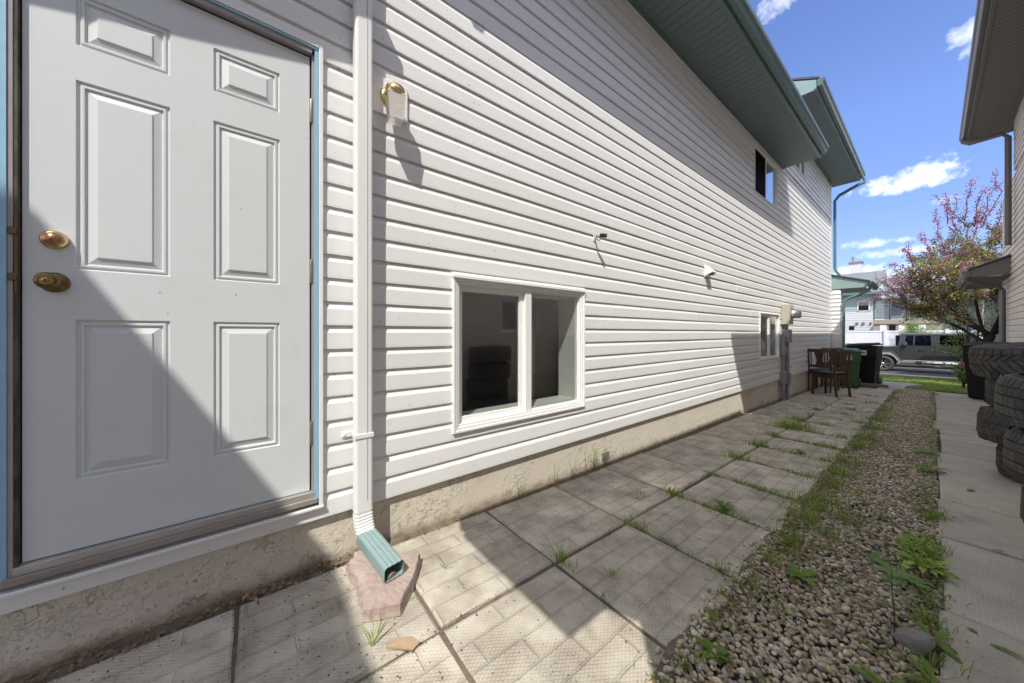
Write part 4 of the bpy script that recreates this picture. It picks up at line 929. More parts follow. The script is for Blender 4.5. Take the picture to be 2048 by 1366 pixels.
# white extension tube lying on the stones
ex = empty('drain_extension', (2.55, 9.3, gz(9.3)), label='flat pale drain extension lying on stones behind the tyres', category='drain pipe')
MB((2.55, 9.3, gz(9.3))).hull([(2.47, 10.4, -.215), (2.53, 10.4, -.215), (2.61, 8.3, -.17), (2.55, 8.3, -.17)], [(2.47, 10.4, -.18), (2.53, 10.4, -.18), (2.61, 8.3, -.135), (2.55, 8.3, -.135)]).build('tube', M_GALV, ex, bevel=.01)

# second neighbouring house behind the viewer, whose hipped eave shades the door
B0 = (6, -8, 0)
bh = empty('house', B0, label='taller hip roofed house standing behind the viewer', category='house')
MB(B0).box(2.78, 10, -14, -3.6, -.3, 5.6).build('wall', M_SIDN, bh)
MB(B0).hull([(2.14, -14.6, 5.62), (10.6, -14.6, 5.62), (10.6, -3.02, 5.62), (2.14, -3.02, 5.62)], [(2.14, -14.6, 5.78), (10.6, -14.6, 5.78), (10.6, -3.02, 5.78), (2.14, -3.02, 5.78)]).build('eaves', M_BRN, bh)
MB(B0).add([(2.14, -14.6, 5.79), (10.6, -14.6, 5.79), (10.6, -3.02, 5.79), (2.14, -3.02, 5.79), (6.4, -7.3, 7.7), (6.4, -10.3, 7.7)], [(0, 1, 5), (1, 2, 4, 5), (2, 3, 4), (3, 0, 5, 4), (0, 3, 2, 1)]).build('roof', M_ROOF, bh)

# ================================================================== TYRES
def tyre_mesh(kind):
    Ro, W_, Ri = {'block': (.375, .262, .20), 'rib': (.325, .232, .20), 'mid': (.335, .285, .2)}[kind]
    h = W_ / 2; pf_ = [(Ri, -h * .62), (Ri + .012, -h * .80), (Ri + .05, -h * .98), (Ro - .055, -h), (Ro - .022, -h * .90), (Ro - .012, -h * .74), (Ro - .010, 0), (Ro - .012, h * .74), (Ro - .022, h * .90), (Ro - .055, h), (Ri + .05, h * .98), (Ri + .012, h * .80), (Ri, h * .62), (Ri + .03, h * .55), (Ro - .05, h * .7), (Ro - .035, 0), (Ro - .05, -h * .7), (Ri + .03, -h * .55)]
    a = MB(); a.lathe(pf_, 56, closed=True)
    a.lathe([(Ri + .075, h * .995), (Ri + .078, h * 1.01), (Ri + .083, h * .995)], 56)
    t_ = MB(); rnd = random.Random(3)
    def blk(a0, a1, z0, z1, sk0=0, sk1=0, ro=Ro, ri=Ro - .016):
        vs = []
        for r_ in (ri, ro):
            for (aa, zz) in ((a0 + sk0, z0), (a1 + sk0, z0), (a1 + sk1, z1), (a0 + sk1, z1)):
                d_ = r_ - (0.010 if abs(zz) > h * .8 and r_ > ri else 0) - (0.004 if abs(zz) > h * .55 and r_ > ri else 0); vs.append((d_ * math.cos(aa), d_ * math.sin(aa), zz))
        t_.add(vs, [(0, 1, 5, 4), (1, 2, 6, 5), (2, 3, 7, 6), (3, 0, 4, 7), (4, 5, 6, 7)])
    if kind == 'block':
        n_ = 44
        for i in range(n_):
            a0 = 2 * math.pi * i / n_; da = 2 * math.pi / n_
            blk(a0, a0 + da * .84, h * .56, h * .93, 0, .15 * da); blk(a0 + da * .4, a0 + da * 1.24, -h * .93, -h * .56, 0, .15 * da)
            blk(a0, a0 + da * .80, h * .20, h * .52, -.55 * da, .25 * da); blk(a0 + da * .5, a0 + da * 1.32, -h * .15, h * .15, .35 * da, -.35 * da)
            blk(a0 + .2 * da, a0 + da * 1.0, -h * .52, -h * .20, .25 * da, -.55 * da)
    else:
        n_ = 64 if kind == 'rib' else 54
        rows = [(.60, .92, .35), (.24, .55, .5), (-.18, .19, .0), (-.55, -.24, -.5), (-.92, -.60, -.35)] if kind == 'rib' else [(.58, .92, .1), (.20, .53, -.7), (-.15, .15, .7), (-.53, -.20, -.7), (-.92, -.58, .1)]
        for i in range(n_):
            a0 = 2 * math.pi * i / n_; da = 2 * math.pi / n_
            for q, (za, zb, sk) in enumerate(rows):
                gap = .86 if q in (0, 4) else .93
                blk(a0 + q * .31 * da, a0 + (q * .31 + gap) * da, h * za, h * zb, -sk * da * .5, sk * da * .5)
    return a.mesh('tyre_body', M_TREAD), t_.mesh('tread', M_TREAD), Ro, W_
TY = {k: tyre_mesh(k) for k in ('block', 'rib', 'mid')}
def tyre(kind, x, y, z, lab, tilt=(0, 0), rz=0):
    e = empty('tyre', (x, y, z), label=lab, category='tyre', group='worn tyres stacked against the neighbouring house')
    e.rotation_euler = (R(tilt[0]), R(tilt[1]), rz)
    link('tyre_body', TY[kind][0], e, (0, 0, 0)); link('tread', TY[kind][1], e, (0, 0, 0)); return e
yA, g_ = 5.0, gz(5.0)
tyre('mid', 2.46, 5.05, g_ + .145, 'worn tyre at the bottom of the farther stack, resting on the ground', (0, 1), .4)
tyre('mid', 2.36, 4.98, g_ + .43, 'dirty tyre second from the bottom of the farther stack', (1, 3), 1.3)
tyre('mid', 2.41, 5.12, g_ + .718, 'tyre directly under the largest chunky one in the farther stack', (0, -1), 2.2)
tyre('block', 2.36, 5.00, g_ + 1.0, 'largest tyre with chunky zigzag tread lying on top of the farther stack', (1, -5), .2)
g2_ = gz(2.9)
tyre('rib', 2.46, 2.92, g2_ + .12, 'ribbed tyre at the bottom of the nearer stack, cut by the picture edge', (0, 0), 1.0)
tyre('rib', 2.37, 2.84, g2_ + .357, 'ribbed tyre second from the bottom of the nearer stack', (1, -2), 2.0)
tyre('rib', 2.325, 2.86, g2_ + .60, 'ribbed tyre just under the top one of the nearer stack', (0, 0), .5)
tyre('rib', 2.30, 2.85, g2_ + .848, 'ribbed tyre on top of the nearer stack', (-1, -2), 2.9)

# ================================================================== SPOUT BLOCK and litter
so_ = (.28, .5, 0)
sb = empty('splash_block', so_, label='broken mauve concrete block under the green spout end', category='concrete block')
bt = MB(so_)
pl = [(.13, .345), (.055, .402), (.262, .638), (.40, .545), (.49, .46), (.435, .34), (.37, .345), (.25, .365)]
dense = []; rj0 = random.Random(4)
for q in range(len(pl)):
    (xa, ya), (xb, yb) = pl[q], pl[(q + 1) % len(pl)]; jag = .011 if ya < .45 and yb < .45 and xa > .1 else .0028
    for k in range(7): t_ = k / 7; dense.append((xa + (xb - xa) * t_ + rj0.uniform(-jag, jag), ya + (yb - ya) * t_ + rj0.uniform(-jag, jag)))
cx_, cy_ = .27, .46; n_ = len(dense)
rg = [[(x + .03 * (x - .27), y + .03 * (y - .46), .002) for x, y in dense]] + [[(cx_ + (x - cx_) * f + rj0.uniform(-.0015, .0015), cy_ + (y - cy_) * f + rj0.uniform(-.0015, .0015), z + rj0.uniform(-.0012, .0012)) for x, y in dense] for f, z in ((1.005, .02), (1.0, .044), (.975, .054), (.7, .057), (.35, .055))]
bt.add([v for r_ in rg for v in r_], [(a_ * n_ + k, a_ * n_ + (k + 1) % n_, (a_ + 1) * n_ + (k + 1) % n_, (a_ + 1) * n_ + k) for a_ in range(len(rg) - 1) for k in range(n_)] + [tuple(range((len(rg) - 1) * n_, len(rg) * n_))])
blk_o = bt.build('block', M_STONE, sb)
wd = MB((.62, .42, 0)); 
wd.hull([(.575, .385, .002), (.60, .37, .002), (.665, .44, .002), (.655, .47, .002), (.62, .455, .002)], [(.575, .385, .010), (.60, .37, .012), (.668, .44, .009), (.655, .472, .011), (.62, .455, .014)])
o = wd.build('bark_strip', M_CARD); o.location = (.62, .42, 0); tag(o, 'flat tan strip of bark lying on the paver joint near the stone block', 'bark')
rk = scatter_blobs('rock', np.array([[0, 0, 0.]]), np.array([.047]), M_ROCK, 2, (.62, .66), smooth=False); o = bpy.data.objects.new('rock', rk); col.objects.link(o); o.location = (1.745, 1.90, -.01); tag(o, 'largest grey rock lying in the gravel beside the right walkway', 'rock')

# ================================================================== CHAIRS
def chair(loc, rz, label, back=.97):
    e = empty('dining_chair', loc, rz, label=label, category='chair', group='old wooden dining chairs by the wall')
    W_, D_, S = .42, .40, .45
    for sx_ in (-1, 1):
        x = sx_ * (W_ / 2 - .02)
        q = MB(); q.tube([(x, -D_ / 2 - .05, 0), (x, -D_ / 2, S), (x, -D_ / 2 - .045, back - .05), (x, -D_ / 2 - .075, back)], .02, sq=[(-.018, -.015), (.018, -.015), (.018, .015), (-.018, .015)]); q.build('rear_leg', M_CHAIR, e, bevel=.003)
        q = MB(); q.tube([(x, D_ / 2 - .02, 0), (x, D_ / 2 - .02, S)], .02, sq=[(-.019, -.019), (.019, -.019), (.019, .019), (-.019, .019)]); q.build('front_leg', M_CHAIR, e, bevel=.003)
        MB().box(x - .01, x + .01, -D_ / 2 + .02, D_ / 2 - .04, S - .07, S - .005).build('side_rail', M_CHAIR, e)
    MB().box(-W_ / 2 + .03, W_ / 2 - .03, -D_ / 2 - .01, -D_ / 2 + .012, S - .07, S - .005).build('seat_rail', M_CHAIR, e)
    MB().box(-W_ / 2 + .03, W_ / 2 - .03, D_ / 2 - .032, D_ / 2 - .01, S - .07, S - .005).build('seat_rail', M_CHAIR, e)
    MB().box(-W_ / 2 + .008, W_ / 2 - .008, -D_ / 2 + .015, D_ / 2 + .01, S, S + .045).build('seat', M_VINYL, e, bevel=.015)
    n_ = 8
    for (za, zb, yo) in ((back - .075, back, -.062), (S + .10, S + .155, -.012)):
        t_ = MB()
        vb = [(-W_ / 2 + .02 + (W_ - .04) * i / n_, -D_ / 2 + yo - .015 * math.sin(math.pi * i / n_)) for i in range(n_ + 1)]
        for i in range(n_):
            (xa, ya), (xb, yb) = vb[i], vb[i + 1]; t_.hull([(xa, ya - .01, za), (xb, yb - .01, za), (xb, yb + .01, za), (xa, ya + .01, za)], [(xa, ya - .01, zb), (xb, yb - .01, zb), (xb, yb + .01, zb), (xa, ya + .01, zb)])
        t_.build('back_rail', M_CHAIR, e)
    # vase splat between two thin slats
    sp2 = MB(); prf2 = [(S + .15, .075), (S + .21, .055), (S + .27, .045), (S + .33, .06), (back - .07, .085)]
    for (za, wa), (zb, wb) in zip(prf2[:-1], prf2[1:]):
        ya = -D_ / 2 - .028 - .045 * (za - S - .15) / .3; yb = -D_ / 2 - .028 - .045 * (zb - S - .15) / .3
        sp2.hull([(-wa, ya - .006, za), (wa, ya - .006, za), (wa, ya + .006, za), (-wa, ya + .006, za)], [(-wb, yb - .006, zb), (wb, yb - .006, zb), (wb, yb + .006, zb), (-wb, yb + .006, zb)])
    sp2.build('splat', M_CHAIR, e)
    for sx_ in (-1, 1): MB().tube([(sx_ * .14, -D_ / 2 - .03, S + .15), (sx_ * .14, -D_ / 2 - .068, back - .07)], .01, sq=[(-.012, -.008), (.012, -.008), (.012, .008), (-.012, .008)]).build('slat', M_CHAIR, e)
    return e
chair((.22, 10.35, gz(10.3)), R(-5), 'dark wooden chair nearest the white wall, its back to the viewer')
chair((.24, 11.0, gz(11)), R(176), 'dark wooden chair facing the viewer behind the one nearest the wall')
chair((.43, 9.62, gz(9.6)), R(66), 'scuffed wooden chair turned sideways in front of the green bin')

# ================================================================== WHEELED BINS
def bin_(loc, rz, label, m, W_=.58, D_=.62, Hh=1.02, lidm=None, lab=True, tiltlid=0):
    e = empty('wheeled_bin', loc, rz, label=label, category='bin', group='wheeled rubbish bins')
    w0, d0, w1, d1 = W_ * .38, D_ * .36, W_ * .5, D_ * .5; zs = Hh * .68
    b = MB(); b.hull([(-w0, -d0, .03), (w0, -d0, .03), (w0, d0, .03), (-w0, d0, .03)], [(-w0 * 1.2, -d0 * 1.17, zs), (w0 * 1.2, -d0 * 1.17, zs), (w0 * 1.2, d0 * 1.17, zs), (-w0 * 1.2, d0 * 1.17, zs)])
    b.hull([(-w0 * 1.27, -d0 * 1.28, zs), (w0 * 1.27, -d0 * 1.28, zs), (w0 * 1.27, d0 * 1.2, zs), (-w0 * 1.27, d0 * 1.2, zs)], [(-w1 * .97, -d1 * .97, Hh - .05), (w1 * .97, -d1 * .97, Hh - .05), (w1 * .97, d1 * .95, Hh - .05), (-w1 * .97, d1 * .95, Hh - .05)])
    b.build('bin_body', m, e, bevel=.02)
    MB().hull([(-w1, -d1, Hh - .05), (w1, -d1, Hh - .05), (w1, d1, Hh - .05), (-w1, d1, Hh - .05)], [(-w1, -d1, Hh - .015), (w1, -d1, Hh - .015), (w1, d1, Hh - .015), (-w1, d1, Hh - .015)]).build('rim', m, e, bevel=.006)
    l_ = MB(); l_.hull([(-w1 * 1.03, -d1 * 1.06, 0), (w1 * 1.03, -d1 * 1.06, 0), (w1 * 1.03, d1, 0), (-w1 * 1.03, d1, 0)], [(-w1 * .8, -d1 * .8, .05), (w1 * .8, -d1 * .8, .05), (w1 * .8, d1 * .8, .07), (-w1 * .8, d1 * .8, .07)])
    lo = l_.build('lid', lidm or m, e, bevel=.012); lo.location = (0, 0, Hh - .012); lo.rotation_euler = (0, R(tiltlid), 0)
    hd = MB(); hd.tube([(-w1 * .8, d1 + .05, Hh - .06), (w1 * .8, d1 + .05, Hh - .06)], .014, 8); hd.box(-w1 * .8, -w1 * .7, d1 * .9, d1 + .06, Hh - .09, Hh - .03).box(w1 * .7, w1 * .8, d1 * .9, d1 + .06, Hh - .09, Hh - .03); hd.build('handle', m, e)
    for s_ in (-1, 1): MB().lathe([(0, -.025), (.10, -.025), (.11, 0), (.10, .025), (0, .025)], 20, (s_ * (w0 + .03), d0 * .9, .11), 'x').build('wheel', M_FLARE, e)
    if lab:
        lb = MB().box(-w1 * .34, w1 * .34, -d1 * .97 - .004, -d1 * .97 + .02, Hh * .76, Hh * .76 + .13).build('sticker', M_LABEL, e)
        lb2 = MB().box(-w1 * .26, w1 * .0, -d1 * .97 - .006, -d1 * .97 - .003, Hh * .76 + .03, Hh * .76 + .10).box(w1 * .05, w1 * .26, -d1 * .97 - .006, -d1 * .97 - .003, Hh * .76 + .045, Hh * .76 + .085); lb2.build('sticker_print', M_LABELG, lb)
    return e
bin_((.43, 12.0, -.262), R(6), 'green wheeled bin with a white sticker between the chairs and the black bin', M_BING, .50, .52, .93, M_BING)
bin_((.665, 12.85, -.268), R(-7), 'black wheeled bin with a slightly raised lid beside the green bin', M_BIN, .56, .60, 1.06, tiltlid=-4)
bin_((2.50, 11.75, gz(11.75)), R(-10), 'black wheeled bin at the house corner behind the tyre stacks', M_BIN, .60, .62, 1.12)
bin_((.02 + .36, 13.62, -.265), R(10), 'small blue grey bin mostly hidden behind the corner downspout', mat('bluegrey_bin', (.10, .12, .14), .5), .36, .36, 1.02, lab=False)
# pink retaining blocks by the lawn
rt = empty('planter_edge', (2.4, 13.6, -.3), label='low edging of pink concrete blocks at the lawn corner', category='edging')
for i in range(5):
    for j in range(2):
        MB((2.4, 13.6, -.3)).box(-.12, .12, -.08, .08, 0, .11).build('block', M_PLANTER, rt, bevel=.01)
        ob = bpy.data.objects[-1] if False else rt.children[-1]
        for v in ob.data.vertices: v.co = Vector((v.co.x + 2.4, v.co.y + 13.6, v.co.z + .3))
        ob.location = (-.12 + i * .12 + j * .03, -.30 + i * .22, -.02 + j * .115); ob.rotation_euler = (0, 0, R(68 + random.uniform(-4, 4)))

# ================================================================== STREET: truck, silver car, fence
def wheel(parent, x, y, z, r, wd, rim, n_sp=7, name='wheel'):
    t_ = MB().lathe([(r * .62, -wd / 2), (r * .9, -wd / 2), (r, -wd * .32), (r, wd * .32), (r * .9, wd / 2), (r * .62, wd / 2)], 32, (0, 0, 0), 'y', closed=True).build(name, M_TREAD, parent); t_.location = (x, y, z)
    rm = MB().lathe([(0, wd * .15), (r * .60, wd * .15), (r * .64, -wd * .45), (r * .66, -wd * .45), (r * .66, wd * .4)], 28, (0, 0, 0), 'y').build('rim', M_RIMB, t_)
    sp3 = MB()
    for k in range(n_sp):
        a = 2 * math.pi * k / n_sp
        for da in (-.16, .16):
            c_, s_ = math.cos(a + da), math.sin(a + da); cc_, ss_ = math.cos(a + da * .25), math.sin(a + da * .25)
            sp3.hull([(r * .12 * cc_ - .012 * s_, -wd * .30, r * .12 * ss_ + .012 * c_), (r * .12 * cc_ + .012 * s_, -wd * .30, r * .12 * ss_ - .012 * c_), (r * .62 * c_ + .014 * s_, -wd * .42, r * .62 * s_ - .014 * c_), (r * .62 * c_ - .014 * s_, -wd * .42, r * .62 * s_ + .014 * c_)],
                     [(r * .12 * cc_ - .012 * s_, -wd * .15, r * .12 * ss_ + .012 * c_), (r * .12 * cc_ + .012 * s_, -wd * .15, r * .12 * ss_ - .012 * c_), (r * .62 * c_ + .014 * s_, -wd * .25, r * .62 * s_ - .014 * c_), (r * .62 * c_ - .014 * s_, -wd * .25, r * .62 * s_ + .014 * c_)])
    sp3.lathe([(0, -wd * .36), (r * .13, -wd * .34), (r * .15, -wd * .2), (0, -wd * .2)], 16, (0, 0, 0), 'y'); sp3.build('spokes', M_CHROME, t_)
    return t_
TO = (1.0, 25.0, -.80)
tk = empty('pickup_truck', TO, label='dark grey boxy crew cab pickup truck parked on the street', category='truck')
# local frame: x to the right (rear of truck at +x), y away, z up; front wheel at x=-.77
def T(): return MB()
wf, wr = -.78, 2.70
YN, YF = .10, 1.80
lower = T(); lower.prism([(-1.55, .62), (-1.55, 1.10), (-1.35, 1.20), (-.42, 1.26), (-.30, 1.28), (2.05, 1.28), (3.75, 1.28), (3.75, .66), (3.25, .66), (3.2, .85), (3.05, 1.0), (2.45, 1.0), (2.25, .85), (2.2, .62), (-.22, .60), (-.30, .80), (-.42, .95), (-1.12, .95), (-1.25, .80), (-1.3, .62)], 'y', YN, YF)
bd = lower.build('body', M_TRUCK, tk, bevel=.02)
cabp = T(); cabp.hull([(-.28, YN + .02, 1.28), (2.02, YN + .02, 1.28), (2.02, YF - .02, 1.28), (-.28, YF - .02, 1.28)], [(-.20, YN + .14, 1.86), (1.95, YN + .14, 1.86), (1.95, YF - .14, 1.86), (-.20, YF - .14, 1.86)])
cabp.build('cab', M_TRUCK, tk, bevel=.03)
T().hull([(-.26, YN + .10, 1.83), (2.0, YN + .10, 1.83), (2.0, YF - .10, 1.83), (-.26, YF - .10, 1.83)], [(-.20, YN + .15, 1.91), (1.95, YN + .15, 1.91), (1.95, YF - .15, 1.91), (-.20, YF - .15, 1.91)]).build('hardtop_roof', M_FLARE, tk, bevel=.03)
for (xa, xb, nm) in ((-.16, .80, 'front'), (.86, 1.72, 'rear')):
    dd = T(); dd.box(xa, xb, YN - .018, YN + .02, .64, 1.275); d2 = dd.build('door', M_TRUCK, tk, bevel=.008)
    T().box(xa + .52, xa + .70, YN - .055, YN - .028, 1.085, 1.12).build('door_handle', M_TRUCK, d2, bevel=.006)
    wv = T(); wv.hull([(xa + .10, YN + .018, 1.33), (xb - .06, YN + .018, 1.33), (xb - .06, YN + .05, 1.33), (xa + .10, YN + .05, 1.33)], [(xa + .14, YN + .108, 1.79), (xb - .08, YN + .108, 1.79), (xb - .08, YN + .15, 1.79), (xa + .14, YN + .15, 1.79)])
    wv.build('side_window', M_CARG, tk)
    MBv = T(); MBv.hull([(xa + .36, YN + .010, 1.33), (xa + .39, YN + .010, 1.33), (xa + .39, YN + .03, 1.33), (xa + .36, YN + .03, 1.33)], [(xa + .38, YN + .10, 1.79), (xa + .41, YN + .10, 1.79), (xa + .41, YN + .12, 1.79), (xa + .38, YN + .12, 1.79)]); 
    if nm == 'front': MBv.build('window_bar', M_FLARE, tk)
for xw in (wf, wr):
    fl = T(); ar = [(-.56, -.30), (-.52, .0), (-.36, .20), (.30, .20), (.48, .02), (.66, -.28)]; inner = [(x * .86, z * .80 - .03) for x, z in ar]
    for i in range(5):
        (x0, z0), (x1, z1) = ar[i], ar[i + 1]; (u0, v0), (u1, v1) = inner[i], inner[i + 1]
        fl.hull([(xw + x0, YN - .10, .82 + z0), (xw + x1, YN - .10, .82 + z1), (xw + u1, YN - .10, .82 + v1), (xw + u0, YN - .10, .82 + v0)], [(xw + x0, YN + .2, .82 + z0), (xw + x1, YN + .2, .82 + z1), (xw + u1, YN + .2, .82 + v1), (xw + u0, YN + .2, .82 + v0)])
    fl.build('fender_flare', M_FLARE, tk)
    for yw in (YN + .06, YF - .06): wheel(tk, xw, yw, .385, .385, .24, None)
st_ = T(); st_.tube([(-.22, YN - .10, .46), (2.2, YN - .10, .46)], .04, 8); 
for xs_ in (.35, .95, 1.55): st_.tube([(xs_, YN - .1, .46), (xs_ + .12, YN - .14, .36), (xs_ + .42, YN - .14, .36), (xs_ + .54, YN - .1, .46)], .018, 6)
st_.build('side_step', M_FLARE, tk)
T().box(-.10, .02, YN - .16, YN - .02, 1.30, 1.47).build('mirror', M_FLARE, tk, bevel=.02)
T().box(-.36, -.24, YN + .12, YF - .12, 1.29, 1.80).build('windscreen', M_CARG, tk)
T().box(-1.62, -1.55, YN + .1, YF - .1, .55, .75).build('front_bumper', M_FLARE, tk, bevel=.02)
for yy in (YN + .3, YF - .3): T().lathe([(0, -1.56), (.10, -1.56), (.10, -1.54), (0, -1.54)], 16, (0, yy, 1.0), 'x').build('headlight', M_CHROME, tk)
T().box(3.74, 3.78, YN, YF, .62, .8).build('rear_bumper', M_FLARE, tk)

SO = (1.6, 28.6, -.80)
sc_ = empty('parked_car', SO, label='silver sedan with green tinted glass parked beyond the dark pickup', category='car')
b = MB(); b.prism([(-2.3, .35), (-2.32, .70), (-2.15, .92), (-1.2, 1.02), (1.6, 1.06), (2.2, .98), (2.28, .40)], 'y', 0, 1.75); b.build('body', M_SILV, sc_, bevel=.05)
cb = MB(); pf3 = [(-1.45, .98), (-.62, 1.44), (-.1, 1.54), (.75, 1.50), (1.75, 1.04)]; pfi = [(x, z - .045) for x, z in pf3]
cb.prism(pf3[1:4] + [(.75, 1.46), (-.1, 1.50), (-.62, 1.40)], 'y', .16, 1.59); 
for yy in (.06, 1.66):
    for (p0, p1) in zip(pf3[:-1], pf3[1:]):
        cb.hull([(p0[0], yy + (.0 if yy < 1 else 0), p0[1] - .06), (p1[0], yy, p1[1] - .06), (p1[0], yy, p1[1]), (p0[0], yy, p0[1])], [(p0[0], yy + .05, p0[1] - .06), (p1[0], yy + .05, p1[1] - .06), (p1[0], yy + .05, p1[1]), (p0[0], yy + .05, p0[1])])
cb.build('roof', M_SILV, sc_)
gl = MB(); gl.prism([(-1.36, 1.0), (-.62, 1.39), (-.1, 1.49), (.75, 1.45), (1.6, 1.04)], 'y', .09, 1.62); gl.build('glasshouse', M_CARGC, sc_)
MB().box(-.02, .05, .07, .10, 1.0, 1.48).build('door_pillar', M_SILV, sc_)
for xw in (-1.4, 1.4):
    for yw in (.12, 1.62): wheel(sc_, xw, yw, .33, .33, .2, None)

FO = (0, 32, gz(32))
fn = empty('fence', FO, label='long white vinyl privacy fence across the street', category='fence')
pb = MB(); pb.box(-.074, .074, -.011, .011, .05, 2.0); me_b = pb.mesh('fence_board', M_VFENCE)
pp_ = MB(); pp_.box(-.065, .065, -.065, .065, 0, 2.12); pp_.hull([(-.08, -.08, 2.12), (.08, -.08, 2.12), (.08, .08, 2.12), (-.08, .08, 2.12)], [(-.01, -.01, 2.17), (.01, -.01, 2.17), (.01, .01, 2.17), (-.01, .01, 2.17)]); me_p = pp_.mesh('fence_post', M_VFENCE)
for i in range(-26, 52): link('fence_board', me_b, fn, (i * .15, 0, 0))
for i in range(-2, 5): link('fence_post', me_p, fn, (i * 2.4 - .1, -.05, 0))
MB().box(-4, 8, -.03, .03, 1.96, 2.07).build('fence_rail', M_VFENCE, fn); MB().box(-4, 8, -.03, .03, .02, .12).build('fence_rail', M_VFENCE, fn)

# ================================================================== FAR HOUSES
def gh(name, off, label, **kw): return empty(name, off, label=label, category='house', **kw)
Y1 = 43
F1 = (-3, Y1, -.8)
f1 = gh('house', F1, 'far white sided house with teal fascia, square window and chimney beyond the fence')
wn1 = (-2.45, -1.55, 4.0 - .05, 5.0)
wn1 = (-2.43, -1.66, 3.05, 4.0)
MB(F1).box(-9, -.82, Y1, Y1 + 8, -.8, 4.6).build('wall', M_HGREEN, f1)
lap(f1, F1, -6, -.82, Y1, -.6, 3.05, M_HWHITE, .22); lap(f1, F1, -6, -1.32, Y1, 3.05, 4.62, M_HGREEN, .22, [wn1]); 
lap(f1, F1, -1.30, -.82, Y1 - .01, 3.05, 5.3, M_HWHITE, .22)
MB(F1).box(-1.38, -1.30, Y1 - .05, Y1, -.6, 3.2).build('corner_post', M_TRIM, f1)
fw = MB(F1); fw.box(wn1[0], wn1[1], Y1 - .06, Y1 - .02, wn1[2], wn1[2] + .07).box(wn1[0], wn1[1], Y1 - .06, Y1 - .02, wn1[3] - .07, wn1[3]).box(wn1[0], wn1[0] + .07, Y1 - .06, Y1 - .02, wn1[2], wn1[3]).box(wn1[1] - .07, wn1[1], Y1 - .06, Y1 - .02, wn1[2], wn1[3]); fwo = fw.build('window', M_TRIM, f1)
MB(F1).box(wn1[0] + .07, wn1[1] - .07, Y1 - .035, Y1 - .02, wn1[2] + .07, wn1[3] - .07).build('pane', M_GLASSD, fwo)
# side-gabled roof: slope facing us, gable end to the right
MB(F1).prism([(Y1 - .5, 4.55), (Y1 - .5, 4.72), (Y1 + 4.0, 7.05), (Y1 + 8.5, 4.72), (Y1 + 8.5, 4.55), (Y1 + 4, 6.85)], 'x', -9, -1.0).build('roof', M_ROOFL, f1)
MB(F1).box(-9, -1.0, Y1 - .62, Y1 - .5, 4.52, 4.68).build('gutter', M_GREEN, f1)
MB(F1).prism([(Y1 - .55, 4.45), (Y1 - .55, 4.72), (Y1 + 4.0, 7.08), (Y1 + 8.5, 4.72), (Y1 + 8.5, 4.45)], 'x', -.995, -.93).build('gable_end', mat('teal_gable', (.17, .25, .25), .6), f1)
MB(F1).box(-3.35, -2.55, Y1 + 4.0, Y1 + 4.9, 5.5, 8.05).build('chimney', M_HWHITE, f1)
MB(F1).box(-3.45, -2.45, Y1 + 3.9, Y1 + 5.0, 8.05, 8.2).build('chimney_cap', M_GALV, f1)
MB(F1).tube([(-3.15, Y1 + 4.4, 8.2), (-3.15, Y1 + 4.4, 8.75)], .11, 10).build('flue', M_GALV, f1)
for (xv, wv_) in ((-2.45, .16), (-2.05, .16), (-1.6, .1)):
    MB(F1).prism([(Y1 - .03, 2.1), (Y1 - .16, 1.98), (Y1 - .16, 1.94), (Y1 - .03, 1.90)], 'x', xv - wv_ / 2, xv + wv_ / 2).build('vent', M_BRN, f1)
MB(F1).box(-2.95, -2.62, Y1 - .05, Y1 - .03, 1.4, 1.75).build('window', M_GLASSD, f1)
# deck with railing
MB(F1).box(-1.28, 2.2, Y1 - 2.6, Y1 + 0, 1.85, 2.2).build('deck', M_HTAN, f1)
rl = MB(F1).box(-1.25, 2.2, Y1 - 2.6, Y1 - 2.55, 3.85, 3.92).box(-1.25, 2.2, Y1 - 2.6, Y1 - 2.55, 2.28, 2.33); rlo = rl.build('railing', M_BLACK, f1)
for i in range(5): MB(F1).box(-1.26 + i * .86, -1.19 + i * .86, Y1 - 2.61, Y1 - 2.54, 2.2, 3.9).build('post', M_BLACK, rlo)
for i in range(4): MB(F1).box(-1.18 + i * .86, -.41 + i * .86, Y1 - 2.58, Y1 - 2.57, 2.34, 3.84).build('glass_panel', glass_mat('rail_glass%d' % i, (.62, .66, .68), 1.5, .05), rlo)
MB(F1).box(-1.28, 2.2, Y1 - 2.5, Y1 - 2.45, .2, 1.83).build('under_deck_wall', M_HTAN, f1)
for i in range(5): MB(F1).box(-.9 + i * .5, -.55 + i * .5, Y1 - 2.53, Y1 - 2.505, 1.2, 1.78).build('window', M_TRIM if i % 2 == 0 else M_GLASSD, f1)
Y2 = 52
F2 = (1.5, Y2, -.8)
f2 = gh('house', F2, 'far house with plain pale grey roof slope behind the flowering tree')
MB(F2).box(-1.2, 5.5, Y2, Y2 + 7, -.8, 4.2).build('wall', M_HWHITE, f2)
MB(F2).prism([(Y2 - .6, 4.1), (Y2 - .6, 4.3), (Y2 + 3.5, 7.15), (Y2 + 7.6, 4.3), (Y2 + 7.6, 4.1), (Y2 + 3.5, 6.9)], 'x', -1.6, .35).build('roof', M_ROOFL, f2)
MB(F2).prism([(Y2 - .5, 3.6), (Y2 - .5, 3.8), (Y2 + 3.5, 6.0), (Y2 + 7.6, 3.8), (Y2 + 7.6, 3.6), (Y2 + 3.5, 5.8)], 'x', .36, 6).build('lower_roof', M_ROOF, f2)
MB(F2).box(-1.6, .34, Y2 - .7, Y2 - .6, 4.08, 4.24).build('gutter', M_GREEN, f2)
F3 = (7, 46, -.8)
f3 = gh('house', F3, 'far beige house with grey roof mostly hidden behind the trees')
